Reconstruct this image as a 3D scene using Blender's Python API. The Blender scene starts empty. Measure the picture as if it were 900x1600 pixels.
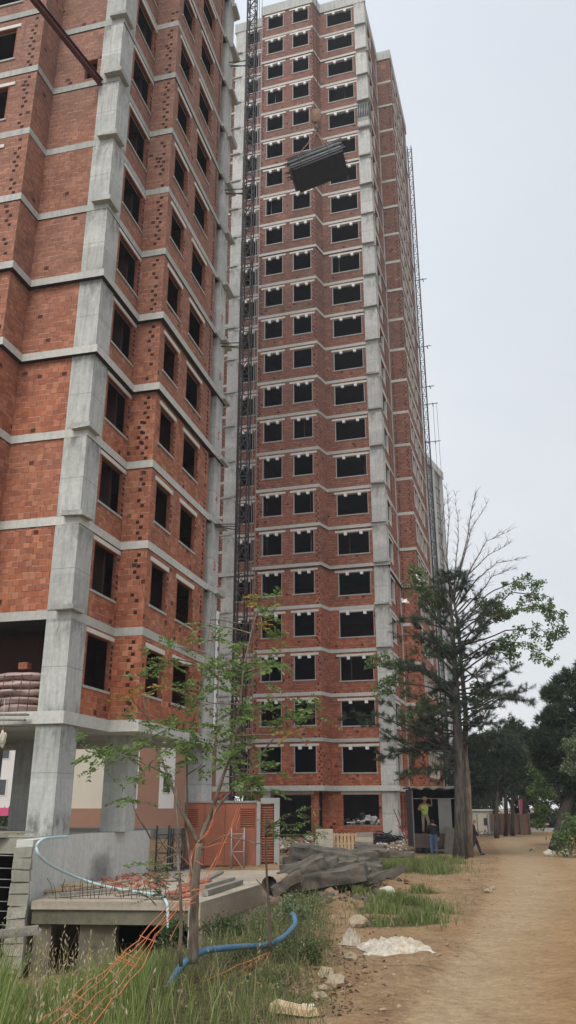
import bpy, bmesh, math, random
import numpy as np
from mathutils import Vector, Matrix, noise
random.seed(7); rng = np.random.default_rng(7)
S = bpy.context.scene
COL = S.collection
CZ = 1.65
F_PX = 1298.13; PITCH = math.radians(19.59)
cP, sP = math.cos(PITCH), math.sin(PITCH)

# ------------------------------------------------------------------ survey helpers
def at(px, py, D):
    a = (px-450)/F_PX; b = (800-py)/F_PX
    d = (a, cP-b*sP, sP+b*cP); k = D/d[1]
    return Vector((d[0]*k, D, d[2]*k+CZ))
def sst(a, b, x):
    t = min(1, max(0, (x-a)/(b-a))); return t*t*(3-2*t)
def ground(X, Y):
    z = -0.0135*min(max(Y, -10), 42)
    z += 0.30*sst(45, 53, Y)*sst(9.5, 6, X)
    z += 0.12*sst(20, 32, Y)*sst(5.2, 2.5, X)*sst(44, 40, Y)
    e = X-0.22*(Y-19)
    z -= 1.75*(.5*sst(5.5, 12, Y)+.55*sst(10, 20, Y))*sst(0.6, -3.0, e)*(1-sst(28, 33, Y)*sst(-9, -2, X))*sst(62, 45, Y)
    roadm = road_mask(X, Y)
    if Y < 45 and abs(X) < 30:
        z += 0.10*(1-roadm)*noise.noise(Vector((X*.7, Y*.7, 0)))+0.05*(1-roadm)*noise.noise(Vector((X*2.3, Y*2.3, 3)))
        z += 0.02*noise.noise(Vector((X*1.3, Y*.5, 9)))
    if roadm > .3: z -= 0.02*roadm
    if roadm > 0 and Y < 60: z -= roadm*.045*(trackmask(X, Y)-.4)
    return z
RL = [(-40, -12), (-5, -2.6), (2, -0.9), (8.3, 0.95), (13.3, 2.6), (19, 4.1), (29, 6.6), (38, 9.0), (48, 11.4), (60, 13.6), (90, 22), (120, 34)]
RR = [(-40, -2), (-5, 2.9), (2, 4.6), (8.3, 6.3), (13.3, 7.7), (19, 9.0), (29, 11.6), (38, 13.6), (48, 15.4), (60, 19.5), (90, 30), (120, 44)]
def interp(T, y):
    if y <= T[0][0]: return T[0][1]
    for (a, x), (b, w) in zip(T, T[1:]):
        if y <= b: return x+(w-x)*(y-a)/(b-a)
    return T[-1][1]
def road_mask(X, Y):
    l = interp(RL, Y); r = interp(RR, Y)
    return sst(-0.45, 0.35, X-l)*sst(-0.45, 0.35, r-X)
def gp(px, py):
    z = -0.3
    for _ in range(12):
        a = (px-450)/F_PX; b = (800-py)/F_PX
        d = (a, cP-b*sP, sP+b*cP); k = (z-CZ)/d[2]
        P = Vector((d[0]*k, d[1]*k, z)); z = 0.5*z+0.5*ground(P.x, P.y)
    P.z = ground(P.x, P.y); return P

# ------------------------------------------------------------------ materials
def nmat(name):
    m = bpy.data.materials.new(name); m.use_nodes = True
    nt = m.node_tree; b = nt.nodes['Principled BSDF']
    return m, nt, b
class NT:
    def __init__(s, nt): s.nt = nt
    def n(s, t, **k):
        x = s.nt.nodes.new(t)
        for a, v in k.items(): setattr(x, a, v)
        return x
    def L(s, a, b): s.nt.links.new(a, b)
    def m(s, op, a, b=None, c=None):
        x = s.nt.nodes.new('ShaderNodeMath'); x.operation = op
        for i, q in enumerate((a, b, c)):
            if q is None: continue
            if isinstance(q, (int, float)): x.inputs[i].default_value = q
            else: s.L(q, x.inputs[i])
        return x.outputs[0]
    def mix(s, f, a, b, bt='MIX'):
        x = s.nt.nodes.new('ShaderNodeMix'); x.data_type = 'RGBA'; x.blend_type = bt; x.clamp_factor = True
        for i, q in ((0, f), (6, a), (7, b)):
            if isinstance(q, (int, float)): x.inputs[i].default_value = q
            elif isinstance(q, tuple): x.inputs[i].default_value = (*q, 1) if len(q) == 3 else q
            else: s.L(q, x.inputs[i])
        return x.outputs[2]
    def noise(s, vec, scale, detail=3, rough=.6, w=None):
        x = s.nt.nodes.new('ShaderNodeTexNoise'); x.inputs['Scale'].default_value = scale
        x.inputs['Detail'].default_value = detail; x.inputs['Roughness'].default_value = rough
        s.L(vec, x.inputs['Vector']); return x.outputs[0]
    def mapping(s, vec, sc=(1, 1, 1), loc=(0, 0, 0)):
        x = s.nt.nodes.new('ShaderNodeMapping'); s.L(vec, x.inputs[0])
        x.inputs['Scale'].default_value = sc; x.inputs['Location'].default_value = loc; return x.outputs[0]
    def ramp(s, f, pts):
        x = s.nt.nodes.new('ShaderNodeValToRGB'); e = x.color_ramp.elements
        while len(e) < len(pts): e.new(0.5)
        for i, (p, c) in enumerate(pts):
            e[i].position = p; e[i].color = (*c, 1) if isinstance(c, tuple) else (c, c, c, 1)
        s.L(f, x.inputs[0]); return x.outputs[0]
    def rng(s, f, a, b, c=0, d=1):
        x = s.nt.nodes.new('ShaderNodeMapRange'); s.L(f, x.inputs[0])
        for i, q in enumerate((a, b, c, d)): x.inputs[i+1].default_value = q
        return x.outputs[0]
    def bump(s, h, strength, dist, bsdf):
        x = s.nt.nodes.new('ShaderNodeBump'); x.inputs['Strength'].default_value = strength
        x.inputs['Distance'].default_value = dist; s.L(h, x.inputs['Height']); s.L(x.outputs[0], bsdf.inputs['Normal'])
def brick_mat(name, cols, dull, w=.23, h=.2, fade=(4, 45)):
    m, nt, b = nmat(name); q = NT(nt)
    uv = q.n('ShaderNodeUVMap').outputs[0]
    sp = q.n('ShaderNodeSeparateXYZ'); q.L(uv, sp.inputs[0]); U, V = sp.outputs[0], sp.outputs[1]
    wob = q.noise(uv, 1.3, 2)
    V2 = q.m('ADD', V, q.m('MULTIPLY', q.m('SUBTRACT', wob, .5), .05))
    rv = q.m('DIVIDE', V2, h); row = q.m('FLOOR', rv)
    wr = q.n('ShaderNodeTexWhiteNoise', noise_dimensions='1D'); q.L(row, wr.inputs['W'])
    fu = q.m('ADD', q.m('DIVIDE', U, w), q.m('ADD', q.m('MULTIPLY', q.m('MODULO', row, 2), .5), q.m('MULTIPLY', wr.outputs[0], .35)))
    col = q.m('FLOOR', fu)
    cb = q.n('ShaderNodeCombineXYZ'); q.L(col, cb.inputs[0]); q.L(row, cb.inputs[1])
    wn = q.n('ShaderNodeTexWhiteNoise', noise_dimensions='3D'); q.L(cb.outputs[0], wn.inputs['Vector'])
    r1 = wn.outputs[0]
    rs = q.n('ShaderNodeSeparateColor'); q.L(wn.outputs[1], rs.inputs[0]); r2 = rs.outputs[1]; r3 = rs.outputs[2]
    base = q.ramp(r1, [(0, cols[0]), (.35, cols[1]), (.75, cols[2]), (.93, cols[3]), (1, cols[4])])
    # upper storeys: the camera's tonal fade painted in as a duller brick colour
    fl = q.m('FLOOR', q.m('DIVIDE', V, 3.0))
    wf = q.n('ShaderNodeTexWhiteNoise', noise_dimensions='1D'); q.L(fl, wf.inputs['W'])
    f = q.m('ADD', q.rng(V, fade[0], fade[1]), q.m('MULTIPLY', q.m('SUBTRACT', wf.outputs[0], .5), .22))
    pat = q.noise(uv, .35, 3)
    f = q.m('ADD', f, q.m('MULTIPLY', q.m('SUBTRACT', pat, .5), .5))
    hs = q.mix(q.m('MINIMUM', q.m('MAXIMUM', f, 0), 1), base, q.mix(.82, base, dull))
    # dirt & dust patches
    d1 = q.ramp(q.noise(uv, .9, 5, .65), [(.3, .78), (.7, 1.12)])
    c = q.mix(1.0, hs, d1, 'MULTIPLY')
    # vertical edge & bed joints
    fx = q.m('FRACT', fu); fy = q.m('FRACT', rv)
    je = q.m('LESS_THAN', fx, .07); jb = q.m('LESS_THAN', fy, .13)
    bedcol = q.mix(r2, (.50, .34, .25), (.12, .055, .04))
    c = q.mix(q.m('MULTIPLY', jb, .85), c, bedcol)
    c = q.mix(q.m('MULTIPLY', je, q.rng(r3, 0, 1, .15, .85)), c, (.085, .035, .025))
    # open perforated brick here and there
    hole = q.m('MULTIPLY', q.m('GREATER_THAN', r3, .985), q.m('MULTIPLY', q.m('GREATER_THAN', fy, .25), q.m('GREATER_THAN', fx, .25)))
    c = q.mix(q.m('MULTIPLY', hole, .85), c, (.04, .018, .014))
    # mortar smears
    sm = q.ramp(q.noise(uv, 3.1, 4, .7), [(.66, 0.), (.74, 1.)])
    c = q.mix(q.m('MULTIPLY', sm, .3), c, (.42, .33, .28))
    dr = q.ramp(q.noise(q.mapping(uv, (3.2, .28, 1), (2, 7, 0)), 1.3, 4, .7), [(.58, 0.), (.72, 1.)])
    c = q.mix(q.m('MULTIPLY', dr, .38), c, (.085, .05, .04))
    lt = q.ramp(q.noise(q.mapping(uv, (1, 1.6, 1), (9, 1, 0)), .55, 5, .75), [(.56, 0.), (.64, 1.)])
    c = q.mix(q.m('MULTIPLY', lt, q.m('MULTIPLY', r1, .5)), c, (.55, .27, .16))
    q.L(c, b.inputs['Base Color']); b.inputs['Roughness'].default_value = .92
    b.inputs['Specular IOR Level'].default_value = .2
    hgt = q.m('SUBTRACT', q.m('MULTIPLY', r2, .6), q.m('ADD', q.m('MULTIPLY', jb, .8), q.m('MULTIPLY', je, .9)))
    q.bump(hgt, .55, .03, b)
    return m
def conc_mat(name, col, streak=.5, stain=.5, scale=1., green=0., phase=None):
    m, nt, b = nmat(name); q = NT(nt)
    uv = q.n('ShaderNodeUVMap').outputs[0]
    tc = q.n('ShaderNodeTexCoord').outputs['Object']
    n1 = q.noise(tc, .55*scale, 5, .65); n2 = q.noise(tc, 6*scale, 4, .7)
    st = q.noise(q.mapping(uv, (5, .35, 1)), 1.6, 4, .7)
    c = q.mix(1, (col[0], col[1], col[2]), q.ramp(n1, [(.25, 1-.35*stain), (.55, 1.), (.8, 1.12)]), 'MULTIPLY')
    c = q.mix(1, c, q.ramp(n2, [(.3, .88), (.7, 1.1)]), 'MULTIPLY')
    c = q.mix(1, c, q.ramp(st, [(.28, 1-.5*streak), (.5, 1.), (.75, 1+.2*streak)]), 'MULTIPLY')
    sp = q.n('ShaderNodeSeparateXYZ'); q.L(uv, sp.inputs[0])
    wf = q.n('ShaderNodeTexWhiteNoise', noise_dimensions='1D'); q.L(q.m('FLOOR', q.m('DIVIDE', sp.outputs[1], 1.5)), wf.inputs['W'])
    c = q.mix(1, c, q.rng(wf.outputs[0], 0, 1, .88, 1.1), 'MULTIPLY')
    dk = q.ramp(q.noise(q.mapping(uv, (1.2, .5, 1), (5, 3, 0)), 1.1, 5, .75), [(.6, 0.), (.75, 1.)])
    c = q.mix(q.m('MULTIPLY', dk, .55*stain), c, (.07, .07, .068))
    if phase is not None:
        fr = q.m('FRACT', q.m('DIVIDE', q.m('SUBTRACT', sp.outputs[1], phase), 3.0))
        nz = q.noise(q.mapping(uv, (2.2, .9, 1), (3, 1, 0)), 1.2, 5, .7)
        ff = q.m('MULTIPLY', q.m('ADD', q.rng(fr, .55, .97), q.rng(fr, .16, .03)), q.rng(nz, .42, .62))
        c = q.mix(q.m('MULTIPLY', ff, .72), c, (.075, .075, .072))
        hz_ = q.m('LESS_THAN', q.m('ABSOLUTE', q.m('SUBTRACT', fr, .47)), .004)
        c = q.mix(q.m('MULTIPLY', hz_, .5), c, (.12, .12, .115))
    if green: c = q.mix(q.ramp(n1, [(.45, 0.), (.7, green)]), c, (.13, .14, .07))
    q.L(c, b.inputs['Base Color']); b.inputs['Roughness'].default_value = .9
    b.inputs['Specular IOR Level'].default_value = .25
    q.bump(n2, .35, .02, b); return m
def plain(name, col, rough=.8, var=.2, scale=6., metal=0., bump=.2, rust=None, spec=.3):
    m, nt, b = nmat(name); q = NT(nt)
    tc = q.n('ShaderNodeTexCoord').outputs['Object']
    n = q.noise(tc, scale, 4, .65)
    c = q.mix(1, tuple(col), q.ramp(n, [(.25, 1-var), (.75, 1+var*.7)]), 'MULTIPLY')
    if rust: c = q.mix(q.ramp(q.noise(tc, scale*.6, 5, .75), [(.5, 0.), (.68, .9)]), c, tuple(rust))
    q.L(c, b.inputs['Base Color']); b.inputs['Roughness'].default_value = rough
    b.inputs['Metallic'].default_value = metal; b.inputs['Specular IOR Level'].default_value = spec
    if bump: q.bump(n, bump, .02, b)
    return m
def leaf_mat(name, c0, c1, c2, trans=.3):
    m, nt, b = nmat(name); q = NT(nt)
    g = q.n('ShaderNodeNewGeometry')
    c = q.ramp(g.outputs['Random Per Island'], [(0, c0), (.6, c1), (1, c2)])
    q.L(c, b.inputs['Base Color']); b.inputs['Roughness'].default_value = .6
    b.inputs['Specular IOR Level'].default_value = .25
    if trans:
        t = q.n('ShaderNodeBsdfTranslucent'); q.L(c, t.inputs[0])
        mx = q.n('ShaderNodeMixShader'); mx.inputs[0].default_value = trans
        q.L(b.outputs[0], mx.inputs[1]); q.L(t.outputs[0], mx.inputs[2])
        q.L(mx.outputs[0], nt.nodes['Material Output'].inputs[0])
    return m
def bark_mat(name, a, c_):
    m, nt, b = nmat(name); q = NT(nt)
    tc = q.n('ShaderNodeTexCoord').outputs['Object']
    n = q.noise(q.mapping(tc, (7, 7, 1.1)), 1.6, 5, .7); n2 = q.noise(tc, .8, 3)
    c = q.mix(q.ramp(n, [(.35, 0.), (.62, 1.)]), a, c_)
    c = q.mix(1, c, q.ramp(n2, [(.3, .75), (.7, 1.25)]), 'MULTIPLY')
    q.L(c, b.inputs['Base Color']); b.inputs['Roughness'].default_value = .95; b.inputs['Specular IOR Level'].default_value = .15
    q.bump(n, .9, .05, b); return m
M = {}
M['brick'] = brick_mat('hollow_brick', [(.33, .105, .056), (.40, .132, .068), (.46, .158, .080), (.54, .225, .128), (.29, .085, .05)], (.225, .142, .115), fade=(4, 30))
M['brick2'] = brick_mat('hollow_brick_far', [(.30, .093, .052), (.355, .112, .061), (.41, .133, .071), (.49, .19, .112), (.27, .08, .048)], (.165, .108, .095), fade=(3, 40))
M['hollow'] = plain('brick_hollow', (.045, .02, .015), .95, .3)
M['brickend'] = plain('brick_end', (.27, .10, .06), .95, .5, 8)
M['concrete'] = conc_mat('raw_concrete', (.42, .425, .40), .55, .55)
M['concrete_lt'] = conc_mat('light_concrete', (.50, .495, .46), .25, .35)
M['concrete_old'] = conc_mat('weathered_concrete', (.36, .345, .29), .4, .6, 1.2, .35)
M['deckconc'] = conc_mat('dusty_deck_concrete', (.40, .35, .275), .2, .6, 2.2)
M['col1'] = conc_mat('column_concrete', (.45, .455, .43), .6, .45, phase=.25)
M['col2'] = conc_mat('column_concrete_light', (.50, .50, .475), .45, .5, phase=.166)
M['lintel'] = plain('lintel_white', (.62, .60, .55), .9, .12, 3)
M['eps'] = plain('white_block', (.75, .76, .76), .8, .06)
M['shaded_interior'] = plain('shaded_interior', (.05, .045, .04), .95, .3, 1)  # near-black walls: shade of rooms and basement put into the colour
M['soffit'] = plain('shaded_soffit', (.045, .042, .04), .95, .3, 1)  # near-black undersides: the rooms' shade painted onto the slab ceilings
M['intbrick'] = plain('shaded_interior_brick', (.06, .03, .024), .95, .3, 1)  # brick far darker than the outer walls, to paint in indoor shade
M['steel'] = plain('mast_steel', (.085, .085, .09), .6, .3, 4, .3, rust=(.11, .06, .04))
M['steel_lt'] = plain('galvanised_steel', (.34, .34, .34), .5, .25, 5, .4)
M['rebar'] = plain('rusty_rebar', (.12, .07, .05), .9, .3)
M['wood'] = plain('old_timber', (.33, .26, .18), .9, .35, 5)
M['wood_pale'] = plain('pale_timber', (.52, .38, .23), .9, .25, 5)
M['wood_grey'] = plain('grey_timber', (.25, .23, .20), .9, .3, 6)
M['formred'] = plain('red_formwork', (.36, .12, .085), .75, .3, 4)
M['beam'] = plain('red_oxide_beam', (.115, .04, .04), .6, .3, 3, .1)
M['dark'] = plain('dark_panel', (.03, .032, .036), .6, .3, 3)
M['darkgrey'] = plain('dark_grey_panel', (.10, .105, .11), .6, .3, 3, rust=(.06, .05, .045))
M['panel_edge'] = plain('weathered_steel_edge', (.17, .18, .18), .6, .5, 3, rust=(.06, .055, .05))
M['rustpanel'] = plain('dull_brown_sheet', (.12, .095, .078), .8, .35, 3, rust=(.08, .06, .045))
M['hook'] = plain('hook_block', (.25, .15, .10), .6, .25, 5)
M['orange'] = plain('orange_container_paint', (.30, .105, .062), .8, .25, 1.2, rust=(.21, .095, .06))
M['grey_paint'] = plain('grey_paint', (.30, .30, .29), .6, .15, 2)
M['asphalt'] = plain('broken_asphalt', (.098, .088, .073), .95, .6, 2.6, rust=(.15, .125, .095), bump=1.)
M['deadleaf'] = plain('dead_leaf', (.30, .21, .125), .95, .5, 9)
M['moss_shade'] = plain('mossy_shaded_concrete', (.15, .14, .10), .95, .4, 2.5, rust=(.08, .08, .05), bump=.5)  # moss on the edge beam; also paints in shade on the void pillars
M['earth'] = plain('loose_earth', (.20, .14, .09), .97, .4, 3, bump=.8)
M['stone'] = plain('stone', (.36, .29, .20), .95, .35, 5, bump=.6)
M['pebble'] = plain('pebble', (.30, .215, .135), .95, .4, 4, bump=.5)
M['block'] = plain('aerated_block', (.55, .52, .42), .95, .12, 3)
M['tarp'] = plain('white_plastic_sheet', (.56, .50, .41), .7, .5, 7, rust=(.34, .25, .16), bump=.9)
M['foam'] = plain('white_foam', (.66, .65, .62), .85, .2, 4)
M['pinkwrap'] = plain('pinkish_plastic_wrap', (.42, .30, .28), .45, .2, 4, bump=.5, spec=.5)
M['hose_blue'] = plain('blue_hose', (.08, .19, .30), .65, .3, 7, rust=(.20, .20, .17), spec=.3)
M['hose_pale'] = plain('pale_blue_hose', (.45, .62, .64), .45, .1, 5, spec=.5)
M['net'] = plain('orange_netting', (.62, .20, .09), .6, .25, 9)
M['rope'] = plain('steel_rope', (.12, .11, .11), .6, .2)
M['redpaint'] = plain('red_stencil', (.5, .06, .05), .8, .2)
M['skin'] = plain('skin', (.48, .27, .19), .6, .08, 8, spec=.35)
M['hair'] = plain('hair', (.03, .022, .018), .8, .2)
M['vest'] = plain('hi_vis_vest', (.50, .72, .13), .7, .1)
M['stripe'] = plain('vest_reflective_stripe', (.6, .62, .6), .4, .1)
M['helmet'] = plain('yellow_helmet', (.9, .48, .02), .35, .05, spec=.5)
M['khaki'] = plain('khaki_cloth', (.33, .27, .18), .9, .2)
M['jeans'] = plain('denim', (.08, .13, .24), .9, .2)
M['blackcloth'] = plain('black_cloth', (.018, .018, .022), .9, .2)
M['darkcloth'] = plain('dark_cloth', (.05, .045, .055), .9, .2)
M['leather'] = plain('shoe', (.03, .025, .022), .6, .2)
M['cream'] = plain('cream_render', (.62, .58, .48), .9, .06, .5)
M['whitewall'] = plain('white_render', (.66, .66, .64), .9, .06, .5)
M['brownwall'] = plain('brown_render', (.33, .19, .135), .9, .1, .5)
M['glass'] = plain('dark_window', (.05, .06, .07), .2, .1, spec=.6)
M['farconc'] = conc_mat('far_concrete', (.33, .335, .33), .5, .5)
M['pinkpaint'] = plain('pink_banner', (.62, .10, .22), .7, .1)
M['bark'] = bark_mat('pine_bark', (.035, .03, .026), (.11, .095, .082))
M['bark2'] = bark_mat('pale_bark', (.10, .08, .06), (.26, .21, .165))
M['barkfar'] = bark_mat('grey_bark', (.04, .035, .03), (.11, .095, .08))
M['twig'] = plain('twig', (.13, .105, .085), .9, .2)
M['needle'] = leaf_mat('pine_needles', (.03, .048, .032), (.06, .085, .052), (.11, .135, .078), .2)
M['needle_far'] = leaf_mat('dark_pine_needles', (.026, .044, .026), (.055, .084, .044), (.10, .135, .068), .25)
M['leaf'] = leaf_mat('green_leaves', (.07, .125, .04), (.135, .205, .07), (.21, .29, .11), .4)
M['leaf_sap'] = leaf_mat('sapling_leaves', (.08, .14, .04), (.16, .25, .075), (.26, .36, .13), .45)
M['leaf_yel'] = leaf_mat('yellowing_leaves', (.20, .20, .05), (.34, .24, .06), (.40, .26, .08), .4)
M['leaf_pale'] = leaf_mat('pale_leaves', (.10, .15, .07), (.17, .22, .12), (.25, .29, .17), .3)
M['leaf_bush'] = leaf_mat('bush_leaves', (.04, .07, .025), (.075, .115, .04), (.13, .17, .07), .3)
M['leaf_scrub'] = leaf_mat('scrub_leaves', (.06, .09, .035), (.12, .15, .06), (.22, .23, .11), .3)
M['grass'] = leaf_mat('grass_blades', (.12, .19, .045), (.22, .30, .085), (.42, .42, .19), .45)
M['grass_dry'] = leaf_mat('dry_stalks', (.30, .25, .13), (.40, .34, .19), (.48, .43, .27), .3)
M['weed'] = leaf_mat('weeds', (.07, .10, .04), (.15, .18, .075), (.30, .28, .15), .35)
M['grass_mixed'] = leaf_mat('mixed_dry_grass', (.10, .12, .05), (.20, .19, .09), (.40, .33, .20), .3)
M['grass_short'] = leaf_mat('short_grass', (.09, .14, .04), (.17, .22, .07), (.38, .34, .17), .35)

def ground_mat():
    m, nt, b = nmat('dirt'); q = NT(nt)
    tc = q.n('ShaderNodeTexCoord').outputs['Object']
    A = q.n('ShaderNodeAttribute', attribute_name='road').outputs['Fac']
    Tk = q.n('ShaderNodeAttribute', attribute_name='track').outputs['Fac']
    G = q.n('ShaderNodeAttribute', attribute_name='veg').outputs['Fac']
    n0 = q.noise(tc, .35, 4, .6); n1 = q.noise(tc, 1.7, 5, .7); n2 = q.noise(tc, 11, 5, .75); n3 = q.noise(tc, 55, 4, .7)
    road = q.ramp(n1, [(.25, (.30, .21, .125)), (.5, (.385, .28, .17)), (.75, (.45, .335, .21))])
    road = q.mix(q.ramp(n0, [(.4, 0.), (.65, .7)]), road, (.34, .205, .115))
    road = q.mix(1, road, (.84, .70, .54), 'MULTIPLY'); road = q.mix(q.m('MULTIPLY', Tk, .75), road, q.ramp(n1, [(.3, (.35, .265, .165)), (.7, (.46, .36, .235))]))
    verge = q.ramp(n1, [(.25, (.15, .10, .058)), (.5, (.29, .195, .11)), (.75, (.40, .285, .175))])
    verge = q.mix(q.ramp(n0, [(.45, 0.), (.6, .5)]), verge, (.34, .20, .105))
    veg = q.ramp(n2, [(.3, (.045, .05, .02)), (.7, (.12, .105, .05))])
    n4 = q.m('ADD', A, q.m('MULTIPLY', q.m('SUBTRACT', n2, .5), .5))
    c = q.mix(q.rng(n4, .3, .7), verge, road)
    c = q.mix(q.rng(q.m('ADD', G, q.m('MULTIPLY', q.m('SUBTRACT', n2, .5), .7)), .35, .65), c, veg)
    c = q.mix(1, c, q.ramp(n2, [(.3, .72), (.7, 1.22)]), 'MULTIPLY')
    c = q.mix(q.ramp(q.noise(q.mapping(tc, (1, .35, 1), (4, 4, 0)), 2.3, 5, .75), [(.56, 0.), (.7, .45)]), c, (.17, .105, .06))
    c = q.mix(1, c, q.ramp(n3, [(.3, .86), (.7, 1.12)]), 'MULTIPLY')
    # pale pebbles
    v = q.n('ShaderNodeTexVoronoi'); v.inputs['Scale'].default_value = 16; q.L(tc, v.inputs['Vector'])
    pb = q.m('MULTIPLY', q.m('LESS_THAN', v.outputs['Distance'], .17), q.m('GREATER_THAN', n2, .53))
    c = q.mix(q.m('MULTIPLY', pb, .55), c, (.45, .38, .29))
    q.L(c, b.inputs['Base Color']); b.inputs['Roughness'].default_value = .97; b.inputs['Specular IOR Level'].default_value = .12
    h = q.m('ADD', q.m('MULTIPLY', n1, 1.0), q.m('ADD', q.m('MULTIPLY', n2, .5), q.m('ADD', q.m('MULTIPLY', n3, .12), q.m('MULTIPLY', pb, .2))))
    q.bump(h, .8, .09, b); return m
M['dirt'] = ground_mat()

# ------------------------------------------------------------------ mesh builder
class MB:
    def __init__(s): s.v = []; s.f = []; s.m = []; s.s = []
    def add(s, vs, fs, mi=0, smooth=False):
        o = len(s.v); s.v.extend(tuple(p) for p in vs)
        for f in fs: s.f.append(tuple(i+o for i in f)); s.m.append(mi); s.s.append(smooth)
    def box(s, x0, x1, y0, y1, z0, z1, mi=0):
        s.add([(x0, y0, z0), (x1, y0, z0), (x1, y1, z0), (x0, y1, z0), (x0, y0, z1), (x1, y0, z1), (x1, y1, z1), (x0, y1, z1)],
              [(0, 3, 2, 1), (4, 5, 6, 7), (0, 1, 5, 4), (1, 2, 6, 5), (2, 3, 7, 6), (3, 0, 4, 7)], mi)
    def obox(s, c, size, R=None, mi=0, jit=0.):
        hx, hy, hz = size[0]/2, size[1]/2, size[2]/2; R = R or Matrix.Identity(3); c = Vector(c); vs = []
        for z in (-hz, hz):
            for x, y in ((-hx, -hy), (hx, -hy), (hx, hy), (-hx, hy)):
                p = Vector((x, y, z))
                if jit: p += Vector((random.uniform(-jit, jit), random.uniform(-jit, jit), random.uniform(-jit, jit)))
                vs.append(c+R@p)
        s.add(vs, [(0, 3, 2, 1), (4, 5, 6, 7), (0, 1, 5, 4), (1, 2, 6, 5), (2, 3, 7, 6), (3, 0, 4, 7)], mi)
    def prism(s, poly, z0, z1, mi=0, bot=None):
        n = len(poly)
        if bot is not None:
            k = len(s.f); s.prism(poly, z0, z1, mi); s.m[k] = bot; return
        s.add([(x, y, z0) for x, y in poly]+[(x, y, z1) for x, y in poly],
              [tuple(range(n))[::-1], tuple(range(n, 2*n))]+[(i, (i+1) % n, n+(i+1) % n, n+i) for i in range(n)], mi)
    def tube(s, pts, rad, n=6, mi=0, smooth=True, cap=True):
        pts = [Vector(p) for p in pts]; k = len(pts)
        if not isinstance(rad, (list, tuple)): rad = [rad]*k
        vs = []; up = Vector((0.01, 0.02, 1))
        for i, p in enumerate(pts):
            d = (pts[min(i+1, k-1)]-pts[max(i-1, 0)])
            if d.length < 1e-9: d = Vector((0, 0, 1))
            d.normalize()
            a = d.cross(up)
            if a.length < .15: a = d.cross(Vector((1, 0.03, 0)))
            a.normalize(); b = d.cross(a)
            for j in range(n):
                t = 2*math.pi*(j+.5)/n; vs.append(p+(a*math.cos(t)+b*math.sin(t))*rad[i])
        fs = []
        for i in range(k-1):
            for j in range(n):
                fs.append((i*n+j, i*n+(j+1) % n, (i+1)*n+(j+1) % n, (i+1)*n+j))
        if cap: fs += [tuple(range(n))[::-1], tuple(range((k-1)*n, k*n))]
        s.add(vs, fs, mi, smooth)
    def blob(s, c, size, R=None, mi=0, rough=.25, sub=2, seed=0, smooth=False):
        bm = bmesh.new(); bmesh.ops.create_icosphere(bm, subdivisions=sub, radius=1)
        R = R or Matrix.Identity(3); c = Vector(c); vs = []
        for v in bm.verts:
            p = v.co.copy(); p *= 1+rough*noise.noise(p*1.7+Vector((seed*3.1, seed*1.7, seed)))*2
            vs.append(c+R@Vector((p.x*size[0]/2, p.y*size[1]/2, p.z*size[2]/2)))
        s.add(vs, [tuple(v.index for v in f.verts) for f in bm.faces], mi, smooth); bm.free()
    def build(s, name, mats, parent=None, loc=None, rz=0, uv=True, stuff=False):
        if not isinstance(mats, (list, tuple)): mats = [mats]
        me = bpy.data.meshes.new(name); me.from_pydata(s.v, [], s.f)
        for m in mats: me.materials.append(m)
        me.polygons.foreach_set('material_index', s.m); me.polygons.foreach_set('use_smooth', s.s)
        if uv and len(s.f) < 90000:
            n = len(me.polygons); nr = np.zeros(n*3, 'f'); me.polygons.foreach_get('normal', nr); nr = np.abs(nr.reshape(n, 3))
            ls = np.zeros(n, 'i'); me.polygons.foreach_get('loop_total', ls)
            vi = np.zeros(len(me.loops), 'i'); me.loops.foreach_get('vertex_index', vi)
            co = np.zeros(len(me.vertices)*3, 'f'); me.vertices.foreach_get('co', co); co = co.reshape(-1, 3)[vi]
            ax = np.repeat(np.argmax(nr, axis=1), ls)
            u = np.where(ax == 0, co[:, 1], co[:, 0]); w = np.where(ax == 2, co[:, 1], co[:, 2])
            l = me.uv_layers.new(name='UVMap'); l.data.foreach_set('uv', np.stack([u, w], 1).ravel())
        me.update()
        o = bpy.data.objects.new(name, me); COL.objects.link(o)
        if parent: o.parent = parent
        if loc is not None: o.location = loc
        o.rotation_euler.z = rz
        if stuff: o['kind'] = 'stuff'
        return o
def tag(o, label=None, cat=None, group=None, kind=None):
    if label: o['label'] = label
    if cat: o['category'] = cat
    if group: o['group'] = group
    if kind: o['kind'] = kind
    elif cat: o['kind'] = 'thing'
    return o
def empty(name, loc, label, cat, rz=0, group=None):
    o = bpy.data.objects.new(name, None); COL.objects.link(o); o.location = loc; o.rotation_euler.z = rz
    o.empty_display_size = .2
    return tag(o, label, cat, group)
def rotm(x=0, y=0, z=0):
    return Matrix.Rotation(math.radians(z), 3, 'Z')@Matrix.Rotation(math.radians(y), 3, 'Y')@Matrix.Rotation(math.radians(x), 3, 'X')
def recenter(o):
    """move a world-space mesh's origin to its base"""
    me = o.data; n = len(me.vertices); co = np.zeros(n*3, 'f'); me.vertices.foreach_get('co', co); co = co.reshape(n, 3)
    c = (co.min(0)+co.max(0))/2; c[2] = co[:, 2].min(); co -= c; me.vertices.foreach_set('co', co.ravel()); me.update()
    o.location = Vector(c.tolist()); return o

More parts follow.
